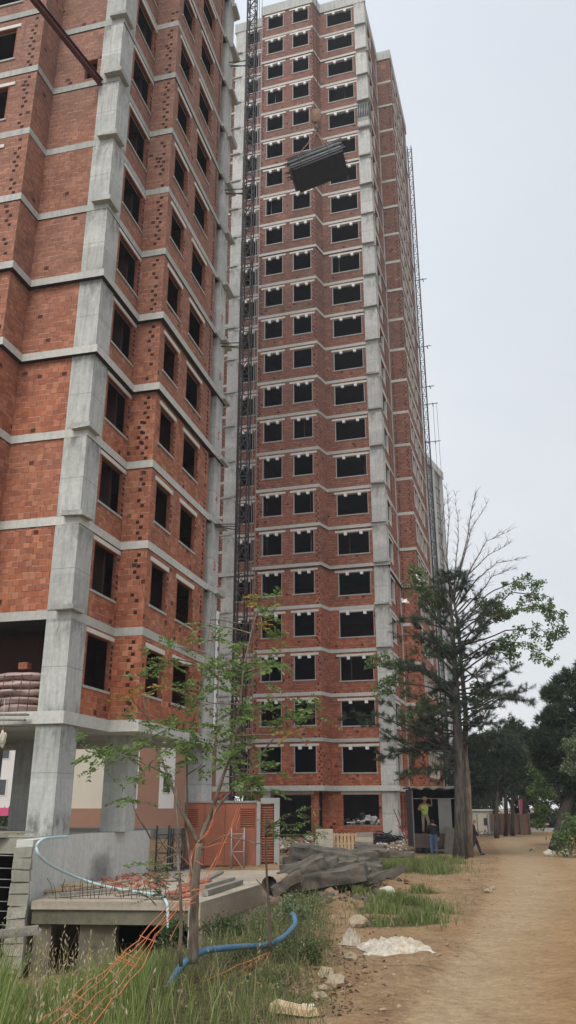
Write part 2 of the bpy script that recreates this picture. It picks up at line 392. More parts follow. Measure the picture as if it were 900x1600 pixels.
def wall(mb, axis, c, t, a0, a1, z0, z1, holes=(), mi=0):
    """wall along axis 'u' (x) or 'v' (y); outer face at c, thickness t (signed); holes = (a0,a1,z0,z1)"""
    A = sorted({a0, a1, *[h[0] for h in holes], *[h[1] for h in holes]}); Z = sorted({z0, z1, *[h[2] for h in holes], *[h[3] for h in holes]})
    na, nz = len(A)-1, len(Z)-1
    def solid(i, j):
        if i < 0 or j < 0 or i >= na or j >= nz: return False
        x = (A[i]+A[i+1])/2; z = (Z[j]+Z[j+1])/2
        return not any(h[0] < x < h[1] and h[2] < z < h[3] for h in holes)
    P = (lambda a, k, z: (a, c+k*t, z)) if axis == 'u' else (lambda a, k, z: (c+k*t, a, z))
    for i in range(na):
        for j in range(nz):
            if not solid(i, j): continue
            x0, x1, y0, y1 = A[i], A[i+1], Z[j], Z[j+1]
            for k in (0, 1): mb.add([P(x0, k, y0), P(x1, k, y0), P(x1, k, y1), P(x0, k, y1)], [(0, 1, 2, 3)], mi)
            if not solid(i-1, j): mb.add([P(x0, 0, y0), P(x0, 1, y0), P(x0, 1, y1), P(x0, 0, y1)], [(0, 1, 2, 3)], mi)
            if not solid(i+1, j): mb.add([P(x1, 0, y0), P(x1, 1, y0), P(x1, 1, y1), P(x1, 0, y1)], [(0, 1, 2, 3)], mi)
            if not solid(i, j-1): mb.add([P(x0, 0, y0), P(x1, 0, y0), P(x1, 1, y0), P(x0, 1, y0)], [(0, 1, 2, 3)], mi)
            if not solid(i, j+1): mb.add([P(x0, 0, y1), P(x1, 0, y1), P(x1, 1, y1), P(x0, 1, y1)], [(0, 1, 2, 3)], mi)
def dots(mb, axis, c, sgn, a, z0, z1, w=.13, step=.2, off=.12, both=True):
    """open ends of the hollow bricks that tooth into a corner"""
    n = int((z1-z0)/step)
    for i in range(n):
        z = z0+step*(i+.5)
        if random.random() < .2: continue
        aa = a+(off if (i % 2 and both) else 0)*random.uniform(.8, 1.1)+random.uniform(-.015, .015)
        h = .058
        if axis == 'u': mb.box(aa-w/2, aa+w/2, min(c, c+sgn*.006), max(c, c+sgn*.006), z-h, z+h, 1)
        else: mb.box(min(c, c+sgn*.006), max(c, c+sgn*.006), aa-w/2, aa+w/2, z-h, z+h, 1)

# ------------------------------------------------------------------ towers
def window_part(root, axis, c, sgn, a0, a1, z0, z1, lt, blocks, lw=(.22, .22), store={}, brick=False):
    """lining + sill + lintel (+ two white blocks); meshes shared by key; outward direction = sgn along the other axis"""
    key = (axis, sgn, round(a1-a0, 3), round(z1-z0, 3), blocks, lt, lw, brick)
    A = a1-a0; Zh = z1-z0
    def bx(mb, x0, x1, d0, d1, za, zb, mi=0):
        d0, d1 = sorted((d0*sgn, d1*sgn))
        if axis == 'u': mb.box(x0, x1, d0, d1, za, zb, mi)
        else: mb.box(d0, d1, x0, x1, za, zb, mi)
    if key not in store:
        w = MB(); t = .03
        q_ = -.125 if brick else -.19; bx(w, 0, t, q_, .012, .032, Zh-.003); bx(w, A-t, A, q_, .012, .032, Zh-.003); bx(w, t, A-t, q_, .010, Zh-t, Zh-.004)
        s_ = MB(); bx(s_, -.07, A+.07, -.2, .045, -.05, .03)
        l_ = MB(); bx(l_, -lw[0], A+lw[1], -.17, .04, 0, lt)
        b_ = MB(); bx(b_, -.11, .11, -.12, .035, -.20, -.002)
        store[key] = [w, s_, l_, b_, None, None, None, None]
    st = store[key]
    pos = (a0, c, z0) if axis == 'u' else (c, a0, z0)
    def inst(i, name, mat, parent, loc):
        if st[4+i] is None:
            o = st[i].build(name, mat, parent, loc); st[4+i] = o
        else:
            o = st[4+i].copy(); COL.objects.link(o); o.parent = parent; o.location = loc
        return o
    W = inst(0, 'window', M['brickend' if brick else 'concrete_lt'], root, pos)
    inst(1, 'sill', M['concrete'], W, (0, 0, 0))
    lo = inst(2, 'lintel', M['lintel'], W, (0, 0, Zh+.002)); rr_ = random.uniform(.0, .05)
    if axis == 'u': lo.location.x = random.uniform(-.06, .06); lo.location.y = -sgn*.0-.001*random.random()
    lo.rotation_euler = (0, random.uniform(-.006, .006), 0) if axis == 'u' else (random.uniform(-.006, .006), 0, 0)
    if blocks and random.random() < .93:
        for fr in (.27+random.uniform(-.02, .02), .73+random.uniform(-.02, .02)):
            inst(3, 'block', M['eps'], W, (A*fr, 0, Zh) if axis == 'u' else (0, A*fr, Zh))
    return W
def offset_poly(poly, d):
    # polygon (counter-clockwise) grown by d
    n = len(poly); out = []
    for i in range(n):
        p0, p1, p2 = poly[i-1], poly[i], poly[(i+1) % n]
        e1 = Vector((p1[0]-p0[0], p1[1]-p0[1])).normalized(); e2 = Vector((p2[0]-p1[0], p2[1]-p1[1])).normalized()
        n1 = Vector((e1.y, -e1.x)); n2 = Vector((e2.y, -e2.x)); b = (n1+n2); b = b/(1+n1.dot(n2)) if 1+n1.dot(n2) > .1 else n1
        out.append((p1[0]+b.x*d, p1[1]+b.y*d))
    return out
HT = 3.0
def tower1():
    GZ = -0.75+CZ-1.9            # ground plane of the pit is lower; base of the empty
    base = CZ+2.52               # centre of slab 0 in world z
    root = empty('unfinished_tower', (-6.52, 24.57, base-3.25), 'near tower block of orange hollow brick with bare concrete corner column at left', 'building', math.radians(-14.17))
    off = 3.25                   # slab 0 centre in local z -> deck top at local 0
    NF = 22
    poly = [(0, 0), (0, 2.98), (1.0, 2.98), (1.0, 10.15), (-15, 10.15), (-15, -1.18), (-2.8, -1.18), (-2.8, 0)]
    def zf(n): return off+HT*n
    for n in range(NF+1):
        d = {0: .10, 4: .17, 5: .17}.get(n, random.choice([.0, .02, .03]))+.012
        mb = MB()
        p = offset_poly(poly, d)
        if n == 0: mb.prism(p, zf(n)-.24, zf(n)+.12)
        else: mb.prism(p, zf(n)-.15, zf(n)+.13, 0, 1)
        mb.box(.4, 1.04+max(d-.1, 0)+.08, 8.9, 10.55, zf(n)-.13, zf(n)+.10) if n > 0 else None
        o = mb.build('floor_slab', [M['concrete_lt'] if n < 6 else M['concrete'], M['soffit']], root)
    # corner column with broken ledges
    mb = MB()
    for n in range(-1, NF):
        z0, z1 = zf(n)+.13, zf(n+1)-.15
        if n == -1: z0 = 0; z1 = zf(0)-.24
        j = random.uniform(-.012, .012) if n >= 0 else 0
        mb.box(-.80, .02+j, -.03+j, .96, z0, z1)
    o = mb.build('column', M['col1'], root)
    for n in range(1, 14):
        if n in (4, 5): continue
        mb = MB(); mb.obox((-.15, .13, zf(n)+.15), (.62+random.uniform(0, .15), .64+random.uniform(0, .2), random.uniform(.12, .18)), None, 0, .025)
        mb.build('ledge', M['concrete'], root)
    for n in range(1, 15):
        mb = MB(); mb.obox((.95, 10.1, zf(n)-.02), (.75, .95+random.uniform(-.1, .15), .2), None, 0, .03)
        mb.build('ledge', M['concrete'], root)
    # far column on the right face
    mb = MB()
    for n in range(-1, NF): mb.box(.35, 1.10, 9.25, 10.12, (zf(n)+.13) if n >= 0 else 0, zf(n+1)-.15 if n >= 0 else zf(0)-.24)
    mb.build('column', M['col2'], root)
    # ground floor pillars
    for (u, v, w, d) in ((.25, 4.2, .87, .75), (-3.9, 5.2, .7, .5), (-5.4, .4, .8, .5), (-6.8, 7, .6, .9), (-11, 3, .8, .6)):
        mb = MB(); mb.box(u-w, u, v, v+d, 0, zf(0)-.24); mb.build('pillar', M['concrete'], root)
    mb = MB(); mb.box(-10.2, -7.4, 4.2, 8.2, 0.02, zf(0)-.24); mb.build('stair_core', M['concrete_old'], root)
    # brick walls
    A = MB(); B = MB(); R1 = MB(); FL = MB(); RL_ = MB(); LW = MB(); BK = MB(); BL = MB(); IN = MB()
    for n in range(NF):
        z0, z1 = zf(n)+.13, zf(n+1)-.15
        wz0, wz1 = zf(n)+.95, zf(n+1)-.46
        vis = n <= 12
        hA = (1.10, 2.80, zf(n)+.98, zf(n+1)-.36)
        wall(A, 'v', 0, -.13, .96, 2.98, z0, z1, [hA])
        hB = [(3.42, 4.80, wz0, zf(n+1)-.50), (5.80, 7.42, wz0, zf(n+1)-.50)]
        wall(B, 'v', 1.0, -.13, 2.98, 8.75, z0, z1, hB)
        wall(R1, 'u', 2.98, .2, -.13, .868, z0, z1)
        dots(R1, 'u', 2.98, -1, .72, z0, z1, off=-.14)
        if random.random() < .4: dots(R1, 'u', 2.98, -1, .40, z0+random.uniform(.2, 1.2), z0+1.8, off=.1)
        dots(B, 'v', 1.0, 1, 8.42, z0, z1, off=.0, w=.16)
        dots(B, 'v', 1.0, 1, 7.50, hB[1][2], hB[1][3], off=.0, w=.1)
        dots(B, 'v', 1.0, 1, 4.88, hB[0][2], hB[0][3], off=.0, w=.1)
        dots(A, 'v', 0, 1, 2.88, hA[2], hA[3], off=.0, w=.12)
        wall(BK, 'u', 10.12, -.2, -15, .35, z0, z1, [(-13, -11, wz0, wz1), (-9, -7, wz0, wz1), (-5, -3, wz0, wz1)])
        wall(BL, 'v', -15, .2, -1.18, 9.92, z0, z1, [(1, 3, wz0, wz1), (5, 7, wz0, wz1)])
        if vis:
            window_part(root, 'v', 0, 1, *hA, .14, False, (.12, .16), brick=True)
            for h in hB: window_part(root, 'v', 1.0, 1, *h, .16, False, (.12, .12), brick=True)
        if n > 0:
            hf = [(-1.5, -.98, zf(n)+.3, zf(n)+1.25)] if n == 8 else []
            wall(FL, 'u', 0, .2, -2.8, -.80, z0, z1, hf)
            wall(RL_, 'v', -2.8, -.2, -1.18, -.0, z0, z1)
            hl = [(-6.0, -3.92, zf(n)+.75, zf(n+1)-.62)]
            wall(LW, 'u', -1.18, .2, -15, -3.0, z0, z1, hl+[(-10.5, -8.5, wz0, wz1)])
            dots(LW, 'u', -1.18, -1, -3.12, z0, z1, off=-.14)
            if 6 <= n <= 10: window_part(root, 'u', -1.18, -1, *hl[0], .15, False, (.2, .2), brick=True)
            wall(IN, 'u', 2.6, .15, -14.5, -.4, z0, z1)
        wall(IN, 'v', -1.9, .15, 2.8, 9.9, z0, z1)
        wall(IN, 'u', 5.2, .15, -1.75, .75, z0, z1)
    wall(IN, 'u', 1.9, .15, -4.5, -2.0, zf(0)+.13, zf(1)-.15)
    wall(IN, 'u', 4.6, .15, -14.5, -2.2, zf(0)+.13, zf(1)-.15)
    for mb in (A, R1, B, FL, RL_, LW, BK, BL): mb.build('brick_wall', [M['brick'], M['hollow']], root)
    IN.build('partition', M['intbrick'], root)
    # stencilled storey numbers on the far column
    for n in range(0, 7):
        cu = bpy.data.curves.new('n', 'FONT'); cu.body = str(n+1); cu.size = .55; cu.extrude = .003
        t = bpy.data.objects.new('t', cu); COL.objects.link(t)
        me = bpy.data.meshes.new_from_object(t.evaluated_get(bpy.context.evaluated_depsgraph_get()))
        bpy.data.objects.remove(t); me.materials.clear(); me.materials.append(M['redpaint'])
        o = bpy.data.objects.new('storey_number', me); COL.objects.link(o); o.parent = root
        o.rotation_euler = (math.pi/2, 0, math.pi/2); o.location = (1.108, 9.5, zf(n)+.85)
    mb = MB(); mb.box(1.12, 1.2, 10.0, 10.16, off+.3, off+5.2)
    for k in range(12): mb.box(1.1, 1.206, 10.03, 10.13, off+.5+k*.38, off+.66+k*.38, 1)
    mb.build('edge_strip', [M['eps'], M['dark']], root)
    # lower deck of this tower, top at local z = 0
    mb = MB(); mb.prism([(.5, -2.4), (0, -.2), (-.4, 2), (-.4, 4.1), (-.2, 6.8), (1, 10.15), (-15, 10.15), (-15, -2.2)], -.34, 0)
    mb.build('deck', M['concrete_old'], root)
    mb = MB(); mb.box(-15, -1.2, 1.6, 1.8, -3.6, -.342); mb.build('basement_shade_wall', M['shaded_interior'], root)  # near-black wall added to darken the void under the deck
    mb = MB(); mb.box(-15, -14.8, -2.2, 1.59, -3.6, -.342); mb.build('basement_shade_wall', M['shaded_interior'], root)
    mb = MB(); mb.box(-1.19, -1.0, -1.8, 1.8, -3.6, -.342); mb.build('basement_shade_wall', M['shaded_interior'], root)
    return root
T1 = tower1()
def l2w(root, p):
    c, s = math.cos(root.rotation_euler.z), math.sin(root.rotation_euler.z)
    return Vector((root.location.x+c*p[0]-s*p[1], root.location.y+s*p[0]+c*p[1], root.location.z+p[2]))

def tower2():
    base = CZ+1.236; gz = -.28
    root = empty('unfinished_tower', (7.03, 56.47, gz), 'tall red brick tower block behind the hoist mast, rows of empty windows', 'building', math.radians(-16.6))
    off = base-gz; NF = 23
    def zf(n): return off+HT*n
    poly = [(0, 0), (-.2, 1.0), (-.2, 6.8), (1.13, 6.8), (1.13, 17), (-14.3, 17), (-14.3, 3.5), (-12.45, 3.5), (-12.45, -.2), (-9.46, -.2), (-9.46, -1.24), (-4.62, -1.24), (-4.3, .05), (-1, .03)]
    for n in range(NF+1):
        d = .015+(.16 if n in (0, 5) else random.choice([0, .01, .05]))
        mb = MB(); mb.prism(offset_poly(poly, d), zf(n)-(.22 if n == 0 else .12), zf(n)+.12, 0, 1)
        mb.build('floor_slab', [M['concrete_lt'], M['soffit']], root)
    # concrete parapet band
    P = MB()
    top0, top1 = zf(NF)-.121, zf(NF)+.95
    n = len(poly); q = offset_poly(poly, .10); qi = offset_poly(poly, -.12)
    for i in range(n):
        a, b, c, d = q[i], q[(i+1) % n], qi[(i+1) % n], qi[i]
        P.prism([a, b, c, d], top0-.02, top1)
    P.build('parapet', M['concrete'], root)
    # columns
    def col(u0, u1, v0, v1, mat='col2', gap=None):
        mb = MB()
        for k in range(-1, NF):
            z0 = zf(k)+.12 if k >= 0 else -.4; z1 = zf(k+1)-(.22 if k == -1 else .12)
            if gap and k == gap: mb.box(u0+.12, u1-.12, v0+.15, v1-.1, z0, z1); z1 -= 1.5
            j = random.uniform(-.012, .012); mb.box(u0+j, u1+j, v0-.02+j, v1, z0, z1)
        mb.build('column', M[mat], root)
    col(-1.0, 0, -.02, 1.0, gap=18); col(-12.42, -11.46, -.24, .6); col(-.5, -.17, 6.3, 6.78); col(.5, 1.14, 16.4, 17)
    for k in range(1, NF):
        mb = MB(); mb.obox((-.4-random.uniform(0, .12), .1, zf(k)+.16), (.95+random.uniform(0, .2), .62+random.uniform(0, .2), random.uniform(.06, .14)), None, 0, .03)
        mb.build('ledge', M['concrete'], root)
        mb = MB(); mb.obox((-12.3+random.uniform(0, .2), 0, zf(k)+.16), (.9, .75, .1), None, 0, .03)
        mb.build('ledge', M['concrete'], root)
    # prop cage in the broken column
    mb = MB()
    for k in range(7): mb.tube([(-.95+k*.15, -.06, zf(19)-2.0), (-.95+k*.15, -.06, zf(19)+.1)], .035, 4)
    mb.box(-1.0, 0, .1, .9, zf(19)-1.62, zf(19)-.13, 1)
    mb.build('rebar_cage', [M['steel_lt'], M['dark']], root)
    W = {k: MB() for k in ('R', 'Z', 'L', 'S', 'LR', 'LB', 'LBs', 'RS', 'M', 'MS', 'B', 'BL')}; IN = MB(); SW = MB()
    for n in range(NF):
        z0, z1 = zf(n)+.12, zf(n+1)-.12; w0, w1 = zf(n)+.92, zf(n+1)-.40
        hR = (-3.60, -1.25, w0, w1)
        if n == 3: hRw = (-3.60, -1.12, w0, z1)
        else: hRw = hR
        wall(W['R'], 'u', .05, .2, -4.35, -1.0, z0, z1, [hRw])
        W['Z'].prism([(-4.62, -1.04), (-4.62, -1.24), (-4.30, .05), (-4.5, .05)], z0, z1)
        hL = [(-8.95, -7.42, w0, w1), (-6.55, -5.02, w0, w1)]
        wall(W['L'], 'u', -1.24, .2, -9.46, -4.62, z0, z1, hL)
        dots(W['L'], 'u', -1.24, -1, -4.82, z0, z1, w=.11, off=.13); dots(W['L'], 'u', -1.24, -1, -9.34, z0, z1, w=.12, off=.1)
        wall(W['S'], 'v', -9.46, .2, -1.04, .2, z0, z1)
        hLR = (-11.3, -9.98, w0, w1)
        wall(W['LR'], 'u', -.2, .2, -11.46, -9.46, z0, z1, [hLR])
        wall(W['LB'], 'u', 3.5, .2, -14.3, -12.45, z0, z1); wall(W['LBs'], 'v', -12.44, .2, -.0, 3.5, z0, z1)
        dots(W['LB'], 'u', 3.5, -1, -14.15, z0, z1, w=.12, off=.12)
        wall(W['RS'], 'v', -.2, -.2, 1.0, 6.3, z0, z1, [(1.3, 3.7, w0, w1)])
        dots(W['RS'], 'v', -.2, 1, 4.4, z0, z1, w=.3, off=0)
        wall(W['M'], 'u', 6.8, .2, -.17, 1.13, z0, z1)
        dots(W['M'], 'u', 6.8, -1, .96, z0, z1, w=.1, off=-.12)
        if n < 12: dots(W['M'], 'u', 6.8, -1, .02, z0, z1, w=.1, off=0)
        hs = [(7.9, 9.3, w0, w1), (10.1, 11.5, w0, w1), (12.3, 13.9, w0, w1)]
        wall(W['MS'], 'v', 1.13, -.2, 7.0, 16.4, z0, z1, hs)
        dots(W['MS'], 'v', 1.13, 1, 15.2, z0, z1, w=.3, off=.4)
        dots(W['MS'], 'v', 1.13, 1, 7.2, z0, z1, w=.25, off=0)
        wall(W['B'], 'u', 16.98, -.2, -14.3, .5, z0, z1, [(-12, -10, w0, w1), (-7, -5, w0, w1)]); wall(W['BL'], 'v', -14.3, .2, 3.7, 16.78, z0, z1, [(7, 9, w0, w1)])
        wall(IN, 'u', 5.0, .15, -12.2, -.45, z0, z1); wall(IN, 'v', -4.8, .15, .3, 4.9, z0, z1); wall(IN, 'v', -9.2, .15, .3, 4.9, z0, z1)
        wall(IN, 'v', -2.5, .15, 7.2, 16.6, z0, z1)
        if n != 3: window_part(root, 'u', .05, -1, *hR, .15, True, (.2, .2))
        else:
            window_part(root, 'u', .05, -1, -3.6, -1.12, w0, z1-.16, .15, True, (0, .0))
        for h in hL: window_part(root, 'u', -1.24, -1, *h, .15, True, (.25, .22))
        window_part(root, 'u', -.2, -1, *hLR, .15, True, (.1, .2))
        for h in hs+[(1.3, 3.7, w0, w1)]:
            c = 1.13 if h[0] > 7 else -.2
            SW.box(c-.18, c+.06, h[0]-.2, h[1]+.2, h[3]+.003, h[3]+.15); SW.box(c-.18, c+.05, h[0]-.06, h[1]+.06, h[2]-.05, h[2]+.03)
            SW.box(c-.18, c+.03, h[0], h[0]+.07, h[2]+.031, h[3]); SW.box(c-.18, c+.03, h[1]-.07, h[1], h[2]+.031, h[3])
    for k, mb in W.items(): mb.build('brick_wall', [M['brick2'], M['hollow']], root)
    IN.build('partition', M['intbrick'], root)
    SW.build('window', M['lintel'], root, stuff=True)
    # builders' props standing inside some openings
    k_ = 0
    for n in range(NF):
        for (a0, a1, v) in ((-3.5, -1.4, .55), (-8.8, -7.5, -.8), (-6.4, -5.1, -.8)):
            if random.random() < .3:
                x = random.uniform(a0, a1); m = MB(); m.tube([(x, v, zf(n)+.12), (x+random.uniform(-.06, .06), v+.1, zf(n+1)-.13)], .03, 5); m.build('prop', M['wood_grey' if random.random() < .5 else 'rebar'], root)
    # ground storey
    g = MB(); IN2 = MB(); z1 = zf(0)-.22
    def gw(*a):
        g = MB(); wall(g, *a); g.build('brick_wall', [M['brick2'], M['hollow']], root)
    gw('u', .05, .2, -5.0, -1.0, -.4, z1, [(-3.60, -1.22, .85, z1-.22)])
    gw('u', -.9, .2, -12.4, -5.0, -.4, z1, [(-8.1, -5.5, 0.02, z1-.25), (-11.6, -9.4, .02, z1-.25)])
    gw('v', -.2, -.2, 1.0, 6.8, -.4, z1, [(1.2, 2.0, .5, z1-.2), (2.4, 3.3, .5, z1-.2), (3.7, 4.6, .5, z1-.2)])
    gw('u', 6.8, .2, -.2, 1.13, -.4, z1); gw('v', 1.13, -.2, 7.0, 16.8, -.4, z1, [(8, 10, .6, 2.4), (12, 14, .6, 2.4)])
    gw('u', 3.5, .2, -14.3, -12.5, -.4, z1)
    wall(IN2, 'u', 4.2, .15, -12, -1, -.4, z1); IN2.build('partition', M['shaded_interior'], root)
    for a, b, u, v in ((-3.72, -1.05, 0, .05), (-8.3, -5.3, 0, -.9)):
        mb = MB(); mb.box(a, b, v-.04, v+.17, z1-.2, z1-.02); mb.build('lintel', M['concrete_lt'], root)
    mb = MB(); mb.box(-8.7, -8.15, -1.3, -.95, -.4, z1); mb.build('column', M['concrete'], root)
    mb = MB(); mb.box(-.14, .1, 1.0, 6.2, -.4, .42); mb.build('plinth', M['concrete_lt'], root)
    return root
T2 = tower2()

def tower3():
    c = at(689, 738, 150); z0 = -1
    root = empty('unfinished_tower', (c.x, c.y, z0), 'distant grey concrete tower block rising behind the red tower\'s far edge', 'building', math.radians(-27))
    h = c.z-z0; Lw = 40
    b = MB(); b.box(-14, -.2, -Lw, 0, 0, h); b.build('wall', M['farconc'], root)
    s = MB()
    for k in range(1, int(h/3)): s.box(-14.2, .0, -Lw-.1, .1, k*3-.15, k*3+.15)
    s.build('floor_slab', M['farconc'], root, stuff=True)
    for v in (-.5, -5.5, -9.5, -14, -20, -27, -34):
        m = MB(); m.box(-.19, .3, v-.9, v, 0, h-1.5); m.build('column', M['concrete_lt'], root)
    w = MB()
    for k in range(int(h/3)-1):
        for v in (-4.6, -8.6, -12.6, -18, -24, -31): w.box(-.195, -.1, v, v+2.2, k*3+.8, k*3+2.5)
    w.build('window', M['glass'], root, stuff=True)
    p = MB(); p.box(-14.3, .35, -Lw-.2, .3, h-1.5, h); p.build('parapet', M['concrete_lt'], root)
tower3()

# ------------------------------------------------------------------ lattice masts
def lattice(name, loc, H, w, label, cat, group=None, mat='steel', cell=.75, r=.028, rz=0, cables=0, tri=False):
    root = empty(name, loc, label, cat, rz, group)
    P = [(-w/2, -w/2), (w/2, -w/2), (w/2, w/2), (-w/2, w/2)]
    for p in P:
        m = MB(); m.tube([(p[0], p[1], 0), (p[0], p[1], H)], r*1.25, 6); m.build('leg', M[mat], root)
    br = MB(); n = int(H/cell)
    for i in range(n+1):
        z = i*cell
        for a, b in zip(P, P[1:]+P[:1]):
            br.tube([(*a, z), (*b, z)], r*.8, 4, cap=False)
            if i < n:
                q = (a, b) if i % 2 else (b, a); br.tube([(*q[0], z), (*q[1], z+cell)], r*.7, 4, cap=False)
    br.build('bracing', M[mat], root)
    return root
mb0 = at(371, 1240, 33.4)
mast = lattice('hoist_mast', (mb0.x, mb0.y, -.4), 62, .40, 'tall dark lattice hoist mast between the two brick towers', 'hoist mast', mat='steel', cell=.62, r=.026, rz=math.radians(-14))
for dx in (.42, .58):
    m = MB(); m.tube([(dx, -.1, .3), (dx, -.1, 61)], .018, 5); m.build('guide_cable', M['steel_lt'], mast)
m = MB(); m.tube([(-.34, .1, .3), (-.34, .1, 61)], .02, 5); m.build('guide_cable', M['steel'], mast)
for k, z in enumerate([at(360, y_, 33.4).z+.4 for y_ in (820, 537, 297, 97)]):
    # horizontal tie back to tower 1's far column
    tie = MB(); a = Vector((-.2, 0, z)); p = l2w(T1, (1.1, 9.6, 0)); rel = Vector((p.x-mast.location.x, p.y-mast.location.y, 0)); rel = Matrix.Rotation(math.radians(14), 3, 'Z')@rel
    b = Vector((rel.x, rel.y, z+.05))
    for dz, dy in ((0, .15), (0, -.15), (-.22, 0)): tie.tube([a+Vector((0, dy, dz)), b+Vector((0, dy, dz*.2))], .026, 4)
    tie.build('wall_tie', M['steel'], mast)
far = l2w(T2, (1.42, 17.3, 0))
mast2 = lattice('hoist_mast', (far.x, far.y, -.4), 70.5, .42, 'slim ladder-like hoist mast climbing the far edge of the red tower', 'hoist mast', mat='steel', cell=1.25, r=.035, rz=math.radians(-16.6))
yz = lambda y_: at(660, y_, 74).z+.4
for z, l in ((yz(450), .95), (yz(553), .95), (yz(615), 1.0), (yz(642), 1.25), (yz(700), 1.25)):
    m = MB(); m.tube([(-.9, 0, z), (l, 0, z)], .04, 4); m.tube([(l*.6, -.3, z-.1), (l*.6, .3, z-.1)], .05, 4); m.build('wall_tie', M['steel'], mast2)
for x in (.75, 1.1):
    m = MB(); m.tube([(x, .1, 18), (x, .1, yz(642))], .022, 4); m.build('guide_cable', M['steel'], mast2)

# steel beam sticking out of the small wall opening
p0 = at(146, 119, 24.3); 
dirb = Vector((-math.sin(math.radians(24)), -math.cos(math.radians(24)), 0))
m = MB(); h = .26; w = .17; L0 = -1.3; L1 = 5.2
side = Vector((dirb.y, -dirb.x, 0))
for (oz, hh, ww) in ((0, .022, w), (h, .022, w), (h/2, h, .02)):
    R = Matrix((side, dirb, Vector((0, 0, 1)))).transposed()
    m.obox(p0+dirb*((L0+L1)/2)+Vector((0, 0, oz)), (ww, L1-L0, hh), R)
tag(recenter(m.build('steel_beam', M['beam'])), 'dark red steel I-beam jutting out of a small hole high in the near tower', 'beam')

# ------------------------------------------------------------------ crane load
def load():
    c = at(497, 262, 40); 
    root = empty('crane_load', c, 'bundle of dark formwork panels and pipes hanging in mid-air from crane chains', 'crane load')
    R = rotm(-14, -16, -12)
    W_, D_, H_ = 3.25, 1.6, .95
    for i in range(7):
        b = MB(); z = -H_/2+i*.145; b.obox(R@Vector((random.uniform(-.13, .13), random.uniform(-.05, .05), z)), (W_*random.uniform(.94, 1), D_, .085 if i else .1), R, 0, .01)
        if i: b.obox(R@Vector((0, -.05, z-.065)), (W_*.97, D_*.9, .04), R, 1)
        b.build('formwork_panel', [M['panel_edge' if i in (2, 3, 5) else ('darkgrey' if i else 'dark')], M['dark']], root)
    t = MB()
    for i in range(12):
        for j in range(3):
            y = -D_/2-.02+i*D_/11; z = H_/2+.04+j*.1
            if random.random() < .2: continue
            dx = random.uniform(-.4, .4); t.tube([R@Vector((-W_/2+dx, y, z+random.uniform(-.03, .03))), R@Vector((W_/2+dx*.8, y+random.uniform(-.12, .12), z+random.uniform(-.04, .1)))], random.choice([.035, .045, .055]), 6, random.choice([0, 0, 1, 2]))
    t.build('pipe_bundle', [M['panel_edge'], M['darkgrey'], M['wood_grey']], root)
    for i, z in enumerate((-.1, .3)):
        m = MB(); m.obox(R@Vector((0, -D_/2-.03, z)), (W_, .05, .1), R); m.build('edge_rail', M['panel_edge'], root)
    for x in (-.9, .9):
        m = MB()
        loop = [(x, -D_/2-.07, -H_/2), (x, -D_/2-.09, H_/2+.36), (x, D_/2+.07, H_/2+.36), (x, D_/2+.05, -H_/2), (x, -D_/2-.07, -H_/2)]
        m.tube([R@Vector(p) for p in loop], .035, 5); m.build('strap', M['rope'], root)
    hk = at(495, 208, 40)-c
    for sx in (-1, 1):
        for y in (-D_/2, D_/2):
            m = MB(); e = R@Vector((sx*.9, y, H_/2+.25)); n_ = 16
            pts = [hk.lerp(e, k/n_) for k in range(n_+1)]
            m.tube(pts, [.045 if k % 2 else .028 for k in range(n_+1)], 5); m.build('chain', M['hook'], root)
    hb = at(494, 183, 40)-c
    m = MB(); m.blob(hb+Vector((0, 0, .1)), (.62, .36, 1.15), rotm(0, 8), 0, .12, 3, 3, True); m.build('hook_block', M['hook'], root)
    m = MB(); pts = [hb+Vector((0, 0, -.6)), hb+Vector((0, 0, -.8)), hb+Vector((.14, 0, -.95)), hb+Vector((.12, 0, -1.12)), hb+Vector((-.05, 0, -1.15))]
    m.tube(pts, [.07, .06, .07, .06, .03], 6); m.build('hook', M['rope'], root)
    for dx in (-.12, .12):
        m = MB(); m.tube([hb+Vector((dx, 0, .5)), hb+Vector((dx, 0, 34))], .022, 4); m.build('hoist_rope', M['rope'], root)
load()

# ------------------------------------------------------------------ ground
VEG = []   # (x,y,r) patches with vegetation
def patch(px, py, r): p = gp(px, py); VEG.append((p.x, p.y, r)); return p
GP = [(650, 1358, 2.6), (620, 1352, 1.8), (690, 1350, 1.6), (600, 1362, 1.5), (625, 1410, 1.3), (650, 1440, 1.0), (585, 1445, .7), (600, 1425, 1.1), (680, 1425, .8), (560, 1398, .6), (660, 1395, .7)]
SHORT = [patch(*g) for g in GP]; SHR = [g[2] for g in GP]
def tallmask(X, Y):
    return sst(.25, -.8, X-.07*(Y-8)-.2+.5*noise.noise(Vector((X*.5, Y*.5, 5))))*sst(21, 18, Y)
def vegmask(X, Y):
    g = tallmask(X, Y)
    for (x, y, r) in VEG:
        g = max(g, .9*sst(r*1.25, r*.5, math.hypot((X-x)*1.6, Y-y)))
    if X > interp(RR, Y)+.6: g = max(g, sst(0, 1.2, X-interp(RR, Y)-.6)*.8)
    return g
TC = [(-20, -4), (2, -.2), (8.2, 1.35), (13.3, 2.75), (19, 4.9), (29, 7.8), (45, 11.8), (70, 17)]
def trackmask(X, Y):
    c = interp(TC, Y); w = .75+.02*Y
    return max(math.exp(-((X-c)/w)**2), .8*math.exp(-((X-c-2.6)/w)**2))
